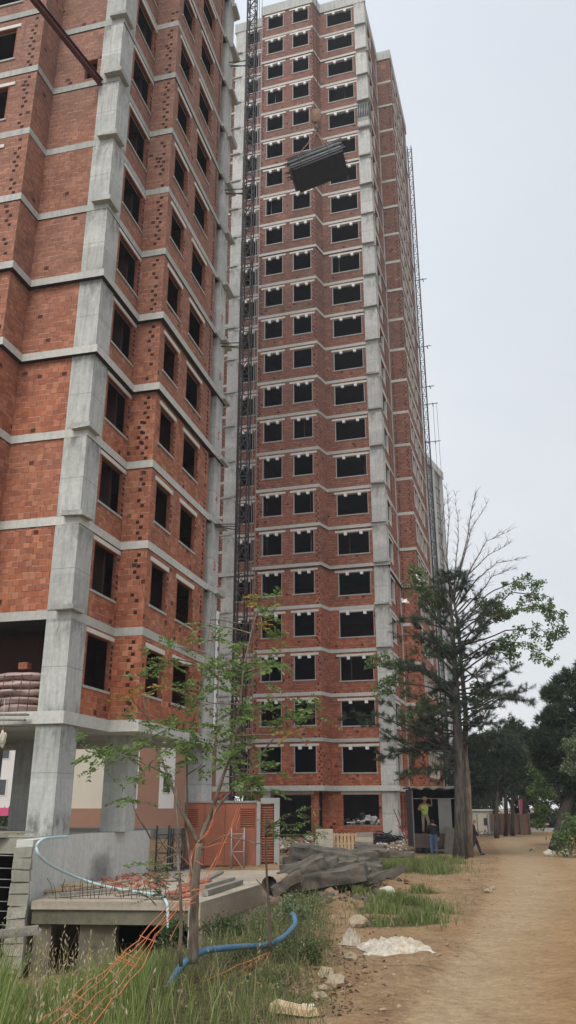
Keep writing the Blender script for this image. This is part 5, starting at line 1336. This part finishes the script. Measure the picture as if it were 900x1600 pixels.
# ------------------------------------------------------------------ site cabin
def cabin():
    a = on(648, 1334); D = a.y; x1 = at(722, 1335, D).x; W_ = x1-a.x; H_ = at(650, 1229, D).z-a.z; dep = 2.4; fz = at(660, 1303, D).z-a.z
    root = empty('site_trailer', a, 'dark open-fronted trailer box where the helmeted worker stands', 'trailer')
    def bx(name, mat, *b): m = MB(); m.box(*b); return m.build(name, M[mat], root)
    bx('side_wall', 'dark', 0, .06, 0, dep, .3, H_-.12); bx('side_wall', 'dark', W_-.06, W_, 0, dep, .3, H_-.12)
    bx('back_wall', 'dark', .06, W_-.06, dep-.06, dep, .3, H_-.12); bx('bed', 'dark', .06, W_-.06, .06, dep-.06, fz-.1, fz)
    bx('front_panel', 'rustpanel', 0, W_, -.04, -.003, .28, fz+.02); bx('rail', 'steel_lt', .06, W_-.06, 0, .03, fz+1.7, fz+1.73)
    m = MB(); vs = []; n_ = 14
    for i in range(n_+1):
        for y in (-.25, dep+.1):
            z = H_-.1+.05*math.sin(i*1.7)+random.uniform(-.02, .02); vs.append((-.12+(W_+.24)*i/n_, y, z)); vs.append((-.12+(W_+.24)*i/n_, y, z+.09))
    fs = []
    for i in range(n_):
        o_ = i*4; fs += [(o_, o_+4, o_+6, o_+2), (o_+1, o_+3, o_+7, o_+5), (o_, o_+1, o_+5, o_+4), (o_+2, o_+6, o_+7, o_+3)]
    m.add(vs, fs); m.build('roof', M['concrete_old'], root)
    bx('white_door', 'grey_paint', W_*.56, W_*.84, .1, .14, fz+.01, fz+1.7)
    bx('post', 'wood_grey', -.02, .03, -.06, -.005, .3, H_-.1)
    for x in (.3, .62, W_-.5):
        m = MB(); m.tube([(x, -.02, .22), (x, .16, .22)], .22, 16); w = m.build('wheel', M['dark'], root)
    bx('axle_frame', 'steel', .1, W_-.1, .2, .3, .2, .28)
    # leaning board at the right
    m = MB(); R = rotm(0, 8); m.obox((W_-.62, -.16, .62), (.5, .04, 1.25), R); m.build('leaning_board', M['wood_grey'], root)
    return a, fz, D
ca, cfz, cD = cabin()

# ------------------------------------------------------------------ people
def skin(name, J, E, mat, parent, root_i, sub=2):
    """J = [(pos, radius)], E = edges; returns evaluated skin mesh"""
    me = bpy.data.meshes.new(name); me.from_pydata([tuple(p) for p, r in J], E, []); o = bpy.data.objects.new(name, me); COL.objects.link(o)
    o.modifiers.new('s', 'SKIN'); ly = me.skin_vertices[0].data if me.skin_vertices else None
    if ly is None:
        bpy.context.view_layer.objects.active = o; bpy.ops.object.select_all(action='DESELECT'); o.select_set(True)
        bpy.ops.mesh.customdata_skin_add() if hasattr(bpy.ops.mesh, 'customdata_skin_add') else None; ly = me.skin_vertices[0].data
    for i, (p, r) in enumerate(J):
        ly[i].radius = (r, r) if not isinstance(r, tuple) else r; ly[i].use_root = (i == root_i)
    s = o.modifiers.new('d', 'SUBSURF'); s.levels = s.render_levels = sub
    bpy.context.view_layer.update()
    m2 = bpy.data.meshes.new_from_object(o.evaluated_get(bpy.context.evaluated_depsgraph_get()))
    bpy.data.objects.remove(o); m2.materials.clear(); m2.materials.append(mat)
    m2.polygons.foreach_set('use_smooth', [True]*len(m2.polygons)); m2.name = name
    q = bpy.data.objects.new(name, m2); COL.objects.link(q); q.parent = parent; return q
def person(loc, rz, label, J, mats, helmet=False, vest=False, bald=False, seed=0, group='people on the site'):
    """J: joint dict in local coordinates, facing -Y (towards camera) when rz=0"""
    root = empty('person', loc, label, 'person', rz, None)
    V = {k: Vector(v) for k, v in J.items()}
    names = ['pelvis', 'waist', 'chest', 'neck', 'headb', 'headm', 'headt', 'shL', 'elL', 'wrL', 'haL', 'shR', 'elR', 'wrR', 'haR', 'hiL', 'knL', 'anL', 'toL', 'hiR', 'knR', 'anR', 'toR']
    hd = V['head']; V['headb'] = hd-Vector((0, 0, .07)); V['headm'] = hd; V['headt'] = hd+Vector((0, .01, .07))
    for s in 'LR':
        d = (V['wr'+s]-V['el'+s]).normalized(); V['ha'+s] = V['wr'+s]+d*.085
        V.setdefault('to'+s, V['an'+s]+Vector((0, -.17, -.04)))
    R = dict(pelvis=(.15, .11), waist=(.13, .10), chest=(.165, .115), neck=.055, headb=.07, headm=(.08, .095), headt=.07, sh=.07, el=.048, wr=.03, ha=.034, hi=.09, kn=.062, an=.043, to=.038)
    rr = lambda k: R.get(k, R.get(k[:2]))
    idx = {n: i for i, n in enumerate(names)}
    E = [('pelvis', 'waist'), ('waist', 'chest'), ('chest', 'neck'), ('neck', 'headb'), ('headb', 'headm'), ('headm', 'headt')]
    for s in 'LR': E += [('chest', 'sh'+s), ('sh'+s, 'el'+s), ('el'+s, 'wr'+s), ('wr'+s, 'ha'+s), ('pelvis', 'hi'+s), ('hi'+s, 'kn'+s), ('kn'+s, 'an'+s), ('an'+s, 'to'+s)]
    JJ = [(V[n], rr(n)) for n in names]; EE = [(idx[a], idx[b]) for a, b in E]
    # fingers
    for s in 'LR':
        d = (V['ha'+s]-V['wr'+s]).normalized(); sd = d.cross(Vector((0, 1, .2))).normalized(); nn = sd.cross(d)
        for k in range(5):
            if k == 4: a = V['wr'+s]+d*.03+sd*.028; b_ = a+(d*.5+sd*.6)*.05; c_ = b_+(d*.8+nn*.3)*.03
            else:
                a = V['ha'+s]+sd*(k-1.5)*.019; L = (.036, .042, .04, .031)[k]; b_ = a+d*L; c_ = b_+(d*.6+nn*.7)*L*.8
            i0 = len(JJ); JJ += [(b_, .0095), (c_, .008)]; EE += [(idx['ha'+s], i0), (i0, i0+1)]
    body = skin('body', JJ, EE, M['skin'], root, 0, 2)
    def sub(name, keys, grow, mat, rt):
        ks = [k for k in names if k in keys]; ii = {k: i for i, k in enumerate(ks)}
        J2 = []
        for k in ks:
            r = rr(k); J2.append((V[k], tuple(x+grow for x in r) if isinstance(r, tuple) else r+grow))
        return skin(name, J2, [(ii[a], ii[b]) for a, b in E if a in ii and b in ii], mat, root, ii[rt])
    sub('trousers', {'pelvis', 'hiL', 'hiR', 'knL', 'knR', 'anL', 'anR', 'waist'}, .02, mats['leg'], 'pelvis')
    if mats.get('short'): sub('top', {'waist', 'chest', 'shL', 'shR', 'pelvis'}, .024, mats['top'], 'waist')
    else: sub('top', {'waist', 'chest', 'shL', 'shR', 'elL', 'elR', 'wrL', 'wrR', 'pelvis'}, .024, mats['top'], 'waist')
    if vest: 
        sub('vest', {'waist', 'chest', 'pelvis', 'shL', 'shR'}, .036, M['vest'], 'waist')
        m = MB(); c = V['waist'].lerp(V['chest'], .3); m.tube([c+Vector((0, 0, -.03)), c+Vector((0, 0, .03))], .178, 16); o = m.build('reflective_band', M['stripe'], root); o.scale = (1, .82, 1); o.location.y = c.y*.18
    for s in 'LR':
        m = MB(); a = V['an'+s]; t = V['to'+s]; m.tube([a+Vector((0, .05, -.03)), a.lerp(t, .45)+Vector((0, 0, -.01)), t], [.055, .055, .042], 8); m.build('shoe', M['leather'], root)
    # face
    m = MB(); f = Vector((0, -1, 0)); m.blob(hd+Vector((0, -.098, -.01)), (.03, .045, .05), None, 0, 0, 2, 0, True)
    for sx in (-1, 1): m.blob(hd+Vector((sx*.085, .01, 0)), (.025, .04, .065), None, 0, 0, 2, 0, True)
    m.build('face', M['skin'], root)
    m = MB()
    for sx in (-1, 1): m.blob(hd+Vector((sx*.033, -.087, .022)), (.026, .02, .014), None, 0, 0, 2, 0, True)
    m.blob(hd+Vector((0, -.09, -.05)), (.05, .015, .012), None, 0, 0, 2, 0, True)
    m.build('eyes_and_mouth', M['hair'], root)
    if helmet:
        h = MB(); vs = []; n_ = 18; rings = [(1.1, -.02), (1.1, .03), (1.02, .075), (.75, .12), (.45, .148), (.1, .158)]
        for q, z in rings:
            for k in range(n_): t = 2*math.pi*k/n_; vs.append(hd+Vector((.118*q*math.cos(t), .138*q*math.sin(t)-.005, z+.045)))
        fs = [(r*n_+k, r*n_+(k+1) % n_, (r+1)*n_+(k+1) % n_, (r+1)*n_+k) for r in range(5) for k in range(n_)]+[tuple(range(5*n_, 6*n_))]
        h.add(vs, fs, 0, True)
        h.obox(hd+Vector((0, -.155, .05)), (.18, .09, .015), rotm(12)); h.build('helmet', M['helmet'], root)
    elif not bald:
        h = MB(); h.blob(hd+Vector((0, .025, .045)), (.205, .225, .19), None, 0, .04, 3, 1, True); h.build('hair', M['hair'], root)
    return root
st = dict(pelvis=(0, 0, .93), waist=(0, 0, 1.08), chest=(0, 0, 1.32), neck=(0, -.01, 1.50), head=(0, -.03, 1.63), hiL=(.10, 0, .88), hiR=(-.10, 0, .88), knL=(.11, -.02, .48), knR=(-.11, -.02, .48), anL=(.12, .02, .08), anR=(-.12, .02, .08),
          shL=(.19, 0, 1.40), shR=(-.19, 0, 1.40), elL=(.25, .02, 1.12), elR=(-.25, .02, 1.12), wrL=(.25, -.08, .88), wrR=(-.25, -.08, .88))
def pose(**k): d = dict(st); d.update(k); return d
wx = at(665, 1300, cD+.55).x
person((wx, cD+.55, ca.z+cfz), 0, 'worker in yellow helmet and lime vest standing inside the open trailer', pose(elL=(.38, -.08, 1.36), wrL=(.36, -.2, 1.60), elR=(-.33, -.05, 1.16), wrR=(-.14, -.22, 1.16), knR=(-.10, -.02, .48), knL=(.16, -.16, .52), anL=(.12, .0, .08), head=(.02, -.05, 1.63)), dict(leg=M['khaki'], top=M['blackcloth'], short=True), helmet=True, vest=True)
px_ = on(679, 1337)
person(px_, math.radians(172), 'man in black top and blue jeans standing before the trailer, back turned', pose(chest=(0, -.12, 1.26), neck=(0, -.22, 1.42), head=(0, -.30, 1.52), shL=(.19, -.14, 1.34), shR=(-.19, -.14, 1.34), elL=(.27, -.2, 1.08), wrL=(.22, -.36, 1.0), elR=(-.25, -.1, 1.07), wrR=(-.24, -.12, .83), waist=(0, -.03, 1.07)), dict(leg=M['jeans'], top=M['blackcloth']))
pw = on(742.5, 1337)
person(pw, math.radians(75), 'bald man in dark clothes walking out from behind the tree trunks', pose(knL=(.10, -.16, .50), anL=(.11, -.30, .09), knR=(-.10, .04, .49), anR=(-.11, .32, .14), toR=(-.11, .2, .04), toL=(.11, -.47, .06), elL=(.24, .12, 1.13), wrL=(.24, .02, .90), elR=(-.24, -.1, 1.13), wrR=(-.22, -.24, .92), chest=(0, -.03, 1.33), head=(0, -.09, 1.62)), dict(leg=M['darkcloth'], top=M['darkcloth']), bald=True)

# ------------------------------------------------------------------ brick stack and platform at the left of slab 0
def brickload():
    zt = CZ+2.52+.12
    p = l2w(T1, (-2.2, .25, 0)); root = empty('brick_pallet', (p.x, p.y, zt), 'stack of hollow bricks in pinkish plastic wrap on the first slab', 'brick stack', math.radians(-14.17))
    m = MB(); 
    for k in range(6): m.box(-1.1+.02*random.random(), 1.1-.02*random.random(), .05, .9, k*.2, k*.2+.19)
    m.build('brick_core', M['brickend'], root)
    m = MB()
    for k in range(5):
        z = k*.24+.02; m.blob((-.75, .45, z+.1), (1.9, 1.5, .36), None, 0, .1, 3, k, True); m.blob((.45, .45, z+.1), (1.9, 1.5, .36), None, 0, .1, 3, k+8, True)
    m.build('plastic_wrap', M['pinkwrap'], root)
    for x, z, s in ((-.75, 1.3, .25), (-.95, 1.45, .2), (.55, 1.42, .3), (-.8, 1.5, .22)):
        m = MB(); m.obox((x, .2, z), (s, .25, .2)); m.build('brick', M['brickend'], root)
    g = MB()
    for k in range(9): x = -1.3+k*.3; g.tube([(x, -.35, -.05), (x+random.uniform(-.03, .03), -.3, 1.1)], .012, 4)
    for z in (.25, .65, 1.05): g.tube([(-1.35, -.33, z), (1.2, -.33, z)], .012, 4)
    o = g.build('rebar_mesh', M['rebar']); o.parent = None; o.matrix_world = root.matrix_world; o.location = (p.x, p.y, zt); o.rotation_euler.z = math.radians(-14.17)
    tag(o, 'rusty rebar mesh standing before the wrapped brick stack', 'mesh panel')
brickload()
for i, (a, b, lab) in enumerate((((-3.6, -.9, 0), (-.9, -.35, .0), 'upper worn plank of the landing under the brick stack'), ((-3.3, -1.0, -.12), (-1.0, -.3, -.14), 'middle worn plank of the landing under the brick stack'), ((-3.4, -.5, -.28), (-1.1, -.2, -.3), 'lowest worn plank of the landing under the brick stack'))):
    A1 = l2w(T1, (a[0], a[1], 3.25+a[2])); B1 = l2w(T1, (b[0], b[1], 3.25+b[2])); plank(A1, B1, .25, .04, 'wood_grey', lab, 'timber_plank', 'planks of the landing')
m = MB(); p = at(3, 1128, 23.2); q = at(3, 1160, 23.2); m.tube([p+Vector((0, 0, .6)), q+Vector((0, 0, .3))], .008, 4); m.blob(q+Vector((0, 0, .1)), (.2, .16, .42), None, 0, .25, 3, 5, True); o = m.build('hanging_bag', M['tarp']); recenter(o); tag(o, 'limp white cloth bag hanging under the first slab at far left', 'bag')

# ------------------------------------------------------------------ background buildings seen under the near tower
def bg_building(x0, x1, D, ytop, label, cols, base='brownwall', rz=0):
    a = at(x0, 1290, D); b = at(x1, 1290, D); W_ = b.x-a.x; H_ = at(x0, ytop, D).z+1
    root = empty('apartment_building', (a.x, D, -1), label, 'building', rz)
    m = MB(); m.box(0, W_, .05, 12, 0, H_-.3); m.build('wall', M['cream'], root)
    x = 0
    for (fr, mt, win) in cols:
        w = W_*fr
        if mt:
            m = MB(); m.box(x, x+w, -.15, .045, 2.6, H_-.3); m.build('facade_panel', M[mt], root)
        if win:
            zz = 3.6
            while zz < H_-2:
                m = MB(); m.box(x+w*.22, x+w*.78, -.19, -.155, zz, zz+1.4); f = m.build('window', M['whitewall'], root)
                m = MB(); m.box(x+w*.27, x+w*.73, -.21, -.195, zz+.08, zz+1.32); m.build('pane', M['glass'], f); zz += 3
        x += w
    m = MB(); m.box(-.1, W_+.1, -.3, .04, 0, 2.6); m.build('base_wall', M[base], root)
    m = MB(); m.box(-.3, W_+.3, -.4, 12.3, H_-.3, H_); m.build('roof', M[base], root)
    return root
bg_building(-160, 33, 75, 1130, 'brown and cream apartment block at far left behind the pillars', [(.12, 'brownwall', 0), (.2, 'whitewall', 1), (.08, 'brownwall', 0), (.2, 'whitewall', 1), (.1, 'brownwall', 0), (.2, 'whitewall', 1), (.1, 'brownwall', 0)])
bg_building(104, 345, 62, 1120, 'cream walled apartment block with brown base between the near tower\'s pillars', [(.30, 'cream', 0), (.15, 'whitewall', 1), (.14, 'brownwall', 0), (.1, 'whitewall', 1), (.08, 'brownwall', 0), (.1, 'whitewall', 1), (.13, 'brownwall', 0)])
bg_building(28, 55, 140, 1198, 'small white building in the distance beside the brown block', [(.33, 'whitewall', 1), (.33, 'whitewall', 1), (.34, 'whitewall', 1)], 'whitewall')
bush([(20, 1282, 16), (8, 1284, 14), (32, 1286, 10)], 60, 'dark round bush below the far brown block', 'leaf_bush', .4, 50)
bush([(43, 1262, 12), (50, 1255, 10), (48, 1275, 10)], 66, 'dark trimmed tree between the brown block and the pillar', 'leaf_bush', .4, 50)
m = MB(); a = at(-10, 1290, 58); b = at(14, 1262, 58); m.box(a.x, b.x, 58, 58.1, a.z+.6, b.z); o = m.build('pink_banner', M['pinkpaint']); recenter(o); tag(o, 'pink banner on the fence far left behind the pillars', 'banner')
root = empty('railing', on(-20, 1300, 34), 'thin wire railing behind the near tower\'s pillars', 'railing')
for z in (.9, 1.25, 1.6):
    m = MB(); m.tube([(0, 0, z), (9, 0, z)], .012, 4); m.build('rail', M['rebar'], root)
for x in (.8, 2.2, 3.7, 4.0, 5.6, 7.2):
    m = MB(); m.tube([(x, 0, 0), (x, 0, 1.9)], .016, 4); m.build('post', M['rebar'], root)

# ------------------------------------------------------------------ far end of the road
b = on(742, 1304); root = empty('site_cabin', b, 'small white cabin with a little window beyond the walking man', 'cabin')
W_ = at(771, 1300, b.y).x-b.x
m = MB(); m.box(0, W_, 0, 2, 0, 1.95); m.build('wall', M['cream'], root)
m = MB(); m.box(-.1, W_+.1, -.15, 2.1, 1.952, 2.08); m.build('roof', M['whitewall'], root)
m = MB(); m.box(.85, 1.2, -.03, -.002, .75, 1.35); m.build('window', M['glass'], root)
for x in (.25, 1.15, 1.35):
    m = MB(); m.box(x, x+.08, -.04, -.003, 0, 1.7); m.build('post', M['wood_grey'], root)
a = on(768, 1304); e = Vector((at(829, 1304, a.y).x, a.y, a.z)); root = empty('timber_fence', a, 'brown board fence behind the row of pine trunks', 'fence')
W_ = e.x-a.x; n_ = 18
m = MB()
for k in range(n_): m.box(W_*k/n_, W_*(k+.93)/n_, 0, .05, 0, 1.72+random.uniform(-.04, .04))
m.build('boards', M['brownwall'], root)
for k in range(5):
    m = MB(); m.box(W_*k/4.05, W_*k/4.05+.1, -.1, -.005, 0, 1.8); m.build('post', M['wood_grey'], root)
b = on(815, 1303, 73); root = empty('banner_pole', b, 'leaning pole with a pink banner before the board fence', 'banner')
m = MB(); m.tube([(0, 0, 0), (0, 0, 3.6)], .04, 5); m.build('pole', M['steel_lt'], root); m = MB(); m.box(.05, .4, -.01, .01, 1.8, 3.0); m.build('banner', M['pinkpaint'], root)
b = on(793, 1303, 73); root = empty('banner_pole', b, 'pole with a narrow white banner between the pine trunks', 'banner')
m = MB(); m.tube([(0, 0, 0), (0, 0, 3.4)], .03, 5); m.build('pole', M['steel_lt'], root); m = MB(); m.box(-.2, -.04, -.01, .01, 1.7, 3.1); m.build('banner', M['whitewall'], root)
m = MB()
for k in range(26):
    c = on(random.uniform(738, 776), 1306, random.uniform(58, 63)); pl = wiggle(c+Vector((0, 0, .1)), c+Vector((random.uniform(-.8, .8), random.uniform(-.4, .4), random.uniform(.1, .5))), 4, .2); m.tube(pl, .05, 4)
tag(recenter(m.build('scrap_heap', M['grey_paint'])), kind='stuff')
m = MB(); a = on(828, 1300, 84); m.box(0, 6.5, 0, .3, 0, .35); o = m.build('low_wall', M['concrete']); o.location = a; tag(o, 'low grey concrete wall where the dirt road ends', 'wall')

# ------------------------------------------------------------------ litter on the verge
def crumple(px, py, L, W_, Hh, seed, label, mat='tarp', name='plastic_sheet', cat='plastic sheet'):
    c = gp(px, py); m = MB(); nx, ny = 44, 34; vs = []
    for j in range(ny+1):
        for i in range(nx+1):
            u = i/nx-.5; v = j/ny-.5; r = math.hypot(u*2, v*2)
            e = max(0, 1-r**2.2)
            f = abs(noise.noise(Vector((u*6, v*6, seed))))+.5*abs(noise.noise(Vector((u*14, v*14, seed))))
            x = u*L*(1+.3*noise.noise(Vector((u*3, v*3, seed+7)))); y = v*W_*(1+.35*noise.noise(Vector((v*3, u*3, seed+9))))
            vs.append((c.x+x, c.y+y, ground(c.x+x, c.y+y)+.01+Hh*e**.6*(.3+.9*f+.5*abs(noise.noise(Vector((u*25, v*25, seed)))))))
    m.add(vs, [(j*(nx+1)+i, j*(nx+1)+i+1, (j+1)*(nx+1)+i+1, (j+1)*(nx+1)+i) for j in range(ny) for i in range(nx)], 0, False)
    o = m.build(name, M[mat]); recenter(o); return tag(o, label, cat)
crumple(612, 1482, .95, 1.0, .12, 3, 'large crumpled off-white plastic sheet on the road verge')
crumple(548, 1477, .30, .35, .2, 11, 'small white plastic scrap left of the large sheet')
for i, (px, py, s, lab, mt) in enumerate(((525, 1541, .2, 'pale angular stone nearest the driftwood plank', 'stone'), (512, 1527, .17, 'brown stone above the pale angular one', 'stone'), (548, 1500, .16, 'rounded brown stone under the small white scrap', 'stone'), (497, 1562, .13, 'stone just left of the pale angular one', 'stone'), (480, 1580, .11, 'small white stone touching the plank', 'foam'),
                                          (606, 1398, .34, 'flat square paving stone on the grassy verge', 'block'), (762, 1395, .2, 'light stone at the road edge by the short grass', 'stone'), (770, 1390, .15, 'smaller stone beside the light road edge stone', 'stone'), (560, 1448, .3, 'flat brown stone above the plastic sheet', 'stone'), (505, 1548, .1, 'tiny pale stone beside the angular one', 'stone'),
                                          (832, 1330, .3, 'pale stone at the leaning pine\'s foot', 'stone'), (858, 1338, .5, 'broad pale stone right of the leaning pine\'s foot', 'block'), (885, 1337, .45, 'pale stone at the road\'s right edge', 'block'))):
    c = gp(px, py); m = MB(); m.blob((0, 0, s*.22), (s*1.2, s, s*.7), rotm(0, 0, random.uniform(0, 90)), 0, .35, 2, i+20); o = m.build('stone', M[mt]); o.location = c; tag(o, lab, 'stone', 'stones on the verge')
m = MB(); a = gp(425, 1583); b = gp(492, 1592); n_ = 8; d = b-a
for k in range(n_+1): pass
R = rotm(4, 3, math.degrees(math.atan2(d.y, d.x))); m.obox((a+b)/2+Vector((0, 0, .05)), (d.length, .13, .045), R, 0, .02); o = m.build('driftwood', M['wood_pale']); recenter(o); tag(o, 'worn flat piece of pale wood at the bottom edge of the verge', 'wood piece')
m = MB(); 
for k in range(1100):
    Y = random.uniform(6.5, 34)**1.0; l = interp(RL, Y); X = l+random.gauss(-.25, .55)*(.6+Y*.05) if random.random() < .6 else random.uniform(l-3.5, l)
    if random.random() < .15: X = interp(RR, Y)+random.gauss(0, .4)
    if random.random() < .12: X = random.uniform(l, interp(RR, Y))
    if X < -1.5: continue
    s = random.choice([.012, .015, .015, .02, .02, .03, .045])*(1+Y*.02); m.blob((X, Y, ground(X, Y)+s*.15), (s*1.2, s, s*.7), None, random.choice([0]*7+[1]), .3, 1, k)
tag(m.build('gravel', [M['pebble'], M['stone']], uv=False), kind='stuff')
# clods and dead leaves around the verge foot
m = MB()
for k in range(1300):
    px = random.gauss(490, 50); py = random.uniform(1400, 1590); c = gp(px, py)
    if road_mask(c.x, c.y) > .3: continue
    s = random.uniform(.008, .032); m.obox(c+Vector((0, 0, s*.3)), (s*2, s, s*.3), rotm(random.uniform(-50, 50), random.uniform(-50, 50), random.uniform(0, 180)), random.choice([0, 1]), s*.3)
tag(m.build('dead_leaves', [M['deadleaf'], M['earth']], uv=False), kind='stuff')

m = MB(); m.box(-260, 260, -60, 330, -14, 96); hz = m.build('haze', M['dark'], None, uv=False); hz.data.materials.clear()
hm = bpy.data.materials.new('haze'); hm.use_nodes = True; hn = hm.node_tree; hn.nodes.remove(hn.nodes['Principled BSDF'])
pv = hn.nodes.new('ShaderNodeVolumePrincipled'); pv.inputs['Color'].default_value = (.86, .92, 1, 1); pv.inputs['Density'].default_value = .0006; pv.inputs['Anisotropy'].default_value = .3
hn.links.new(pv.outputs[0], hn.nodes['Material Output'].inputs['Volume']); hz.data.materials.append(hm); tag(hz, kind='stuff')
# ------------------------------------------------------------------ sky, sun, camera
w = bpy.data.worlds.new('World'); S.world = w; w.use_nodes = True; nt = w.node_tree; q = NT(nt); bg = nt.nodes['Background']
sun_el, sun_az = math.radians(50), math.radians(200)     # soft sun high behind the camera
sky = q.n('ShaderNodeTexSky', sky_type='NISHITA'); sky.sun_disc = False; sky.sun_elevation = sun_el; sky.sun_rotation = sun_az
sky.air_density = 1; sky.dust_density = 3
tc = q.n('ShaderNodeTexCoord').outputs['Generated']
sp = q.n('ShaderNodeSeparateXYZ'); q.L(tc, sp.inputs[0])
cloudn = q.noise(q.mapping(tc, (1.2, 1.2, 2.6)), 1.7, 5, .55)
g = q.m('ADD', q.rng(sp.outputs[2], 0, .9, .0, .8), q.m('MULTIPLY', q.m('SUBTRACT', cloudn, .5), 1.5))
overc = q.ramp(g, [(0., (6.0, 6.1, 6.2)), (.45, (5.3, 5.55, 5.85)), (.75, (5.0, 5.35, 5.8)), (1, (5.9, 6.2, 6.6))])
lf = q.rng(sp.outputs[0], -.35, .35, 1.2, .92)
overc = q.mix(1, overc, lf, 'MULTIPLY')
col = q.mix(.93, sky.outputs[0], overc); q.L(col, bg.inputs[0]); bg.inputs[1].default_value = .1
L = bpy.data.lights.new('sun', 'SUN'); L.energy = 1.5; L.angle = math.radians(25); L.color = (1, .96, .9)
so = bpy.data.objects.new('sun', L); COL.objects.link(so); so.location = (0, 0, 60)
d = Vector((math.sin(sun_az)*math.cos(sun_el), math.cos(sun_az)*math.cos(sun_el), math.sin(sun_el)))
so.rotation_euler = (-d).to_track_quat('-Z', 'Y').to_euler()
cam = bpy.data.cameras.new('camera'); co = bpy.data.objects.new('camera', cam); COL.objects.link(co); S.camera = co
cam.sensor_fit = 'VERTICAL'; cam.sensor_height = 36; cam.sensor_width = 20.25; cam.lens = F_PX/1600*36; cam.clip_end = 5000; cam.clip_start = .05
co.location = (0, 0, CZ); co.rotation_euler = (math.pi/2+PITCH, 0, 0)
vs_ = S.view_settings; vs_.view_transform = 'Standard'; vs_.look = 'None'; vs_.gamma = 1; vs_.exposure = .67; vs_.use_curve_mapping = False
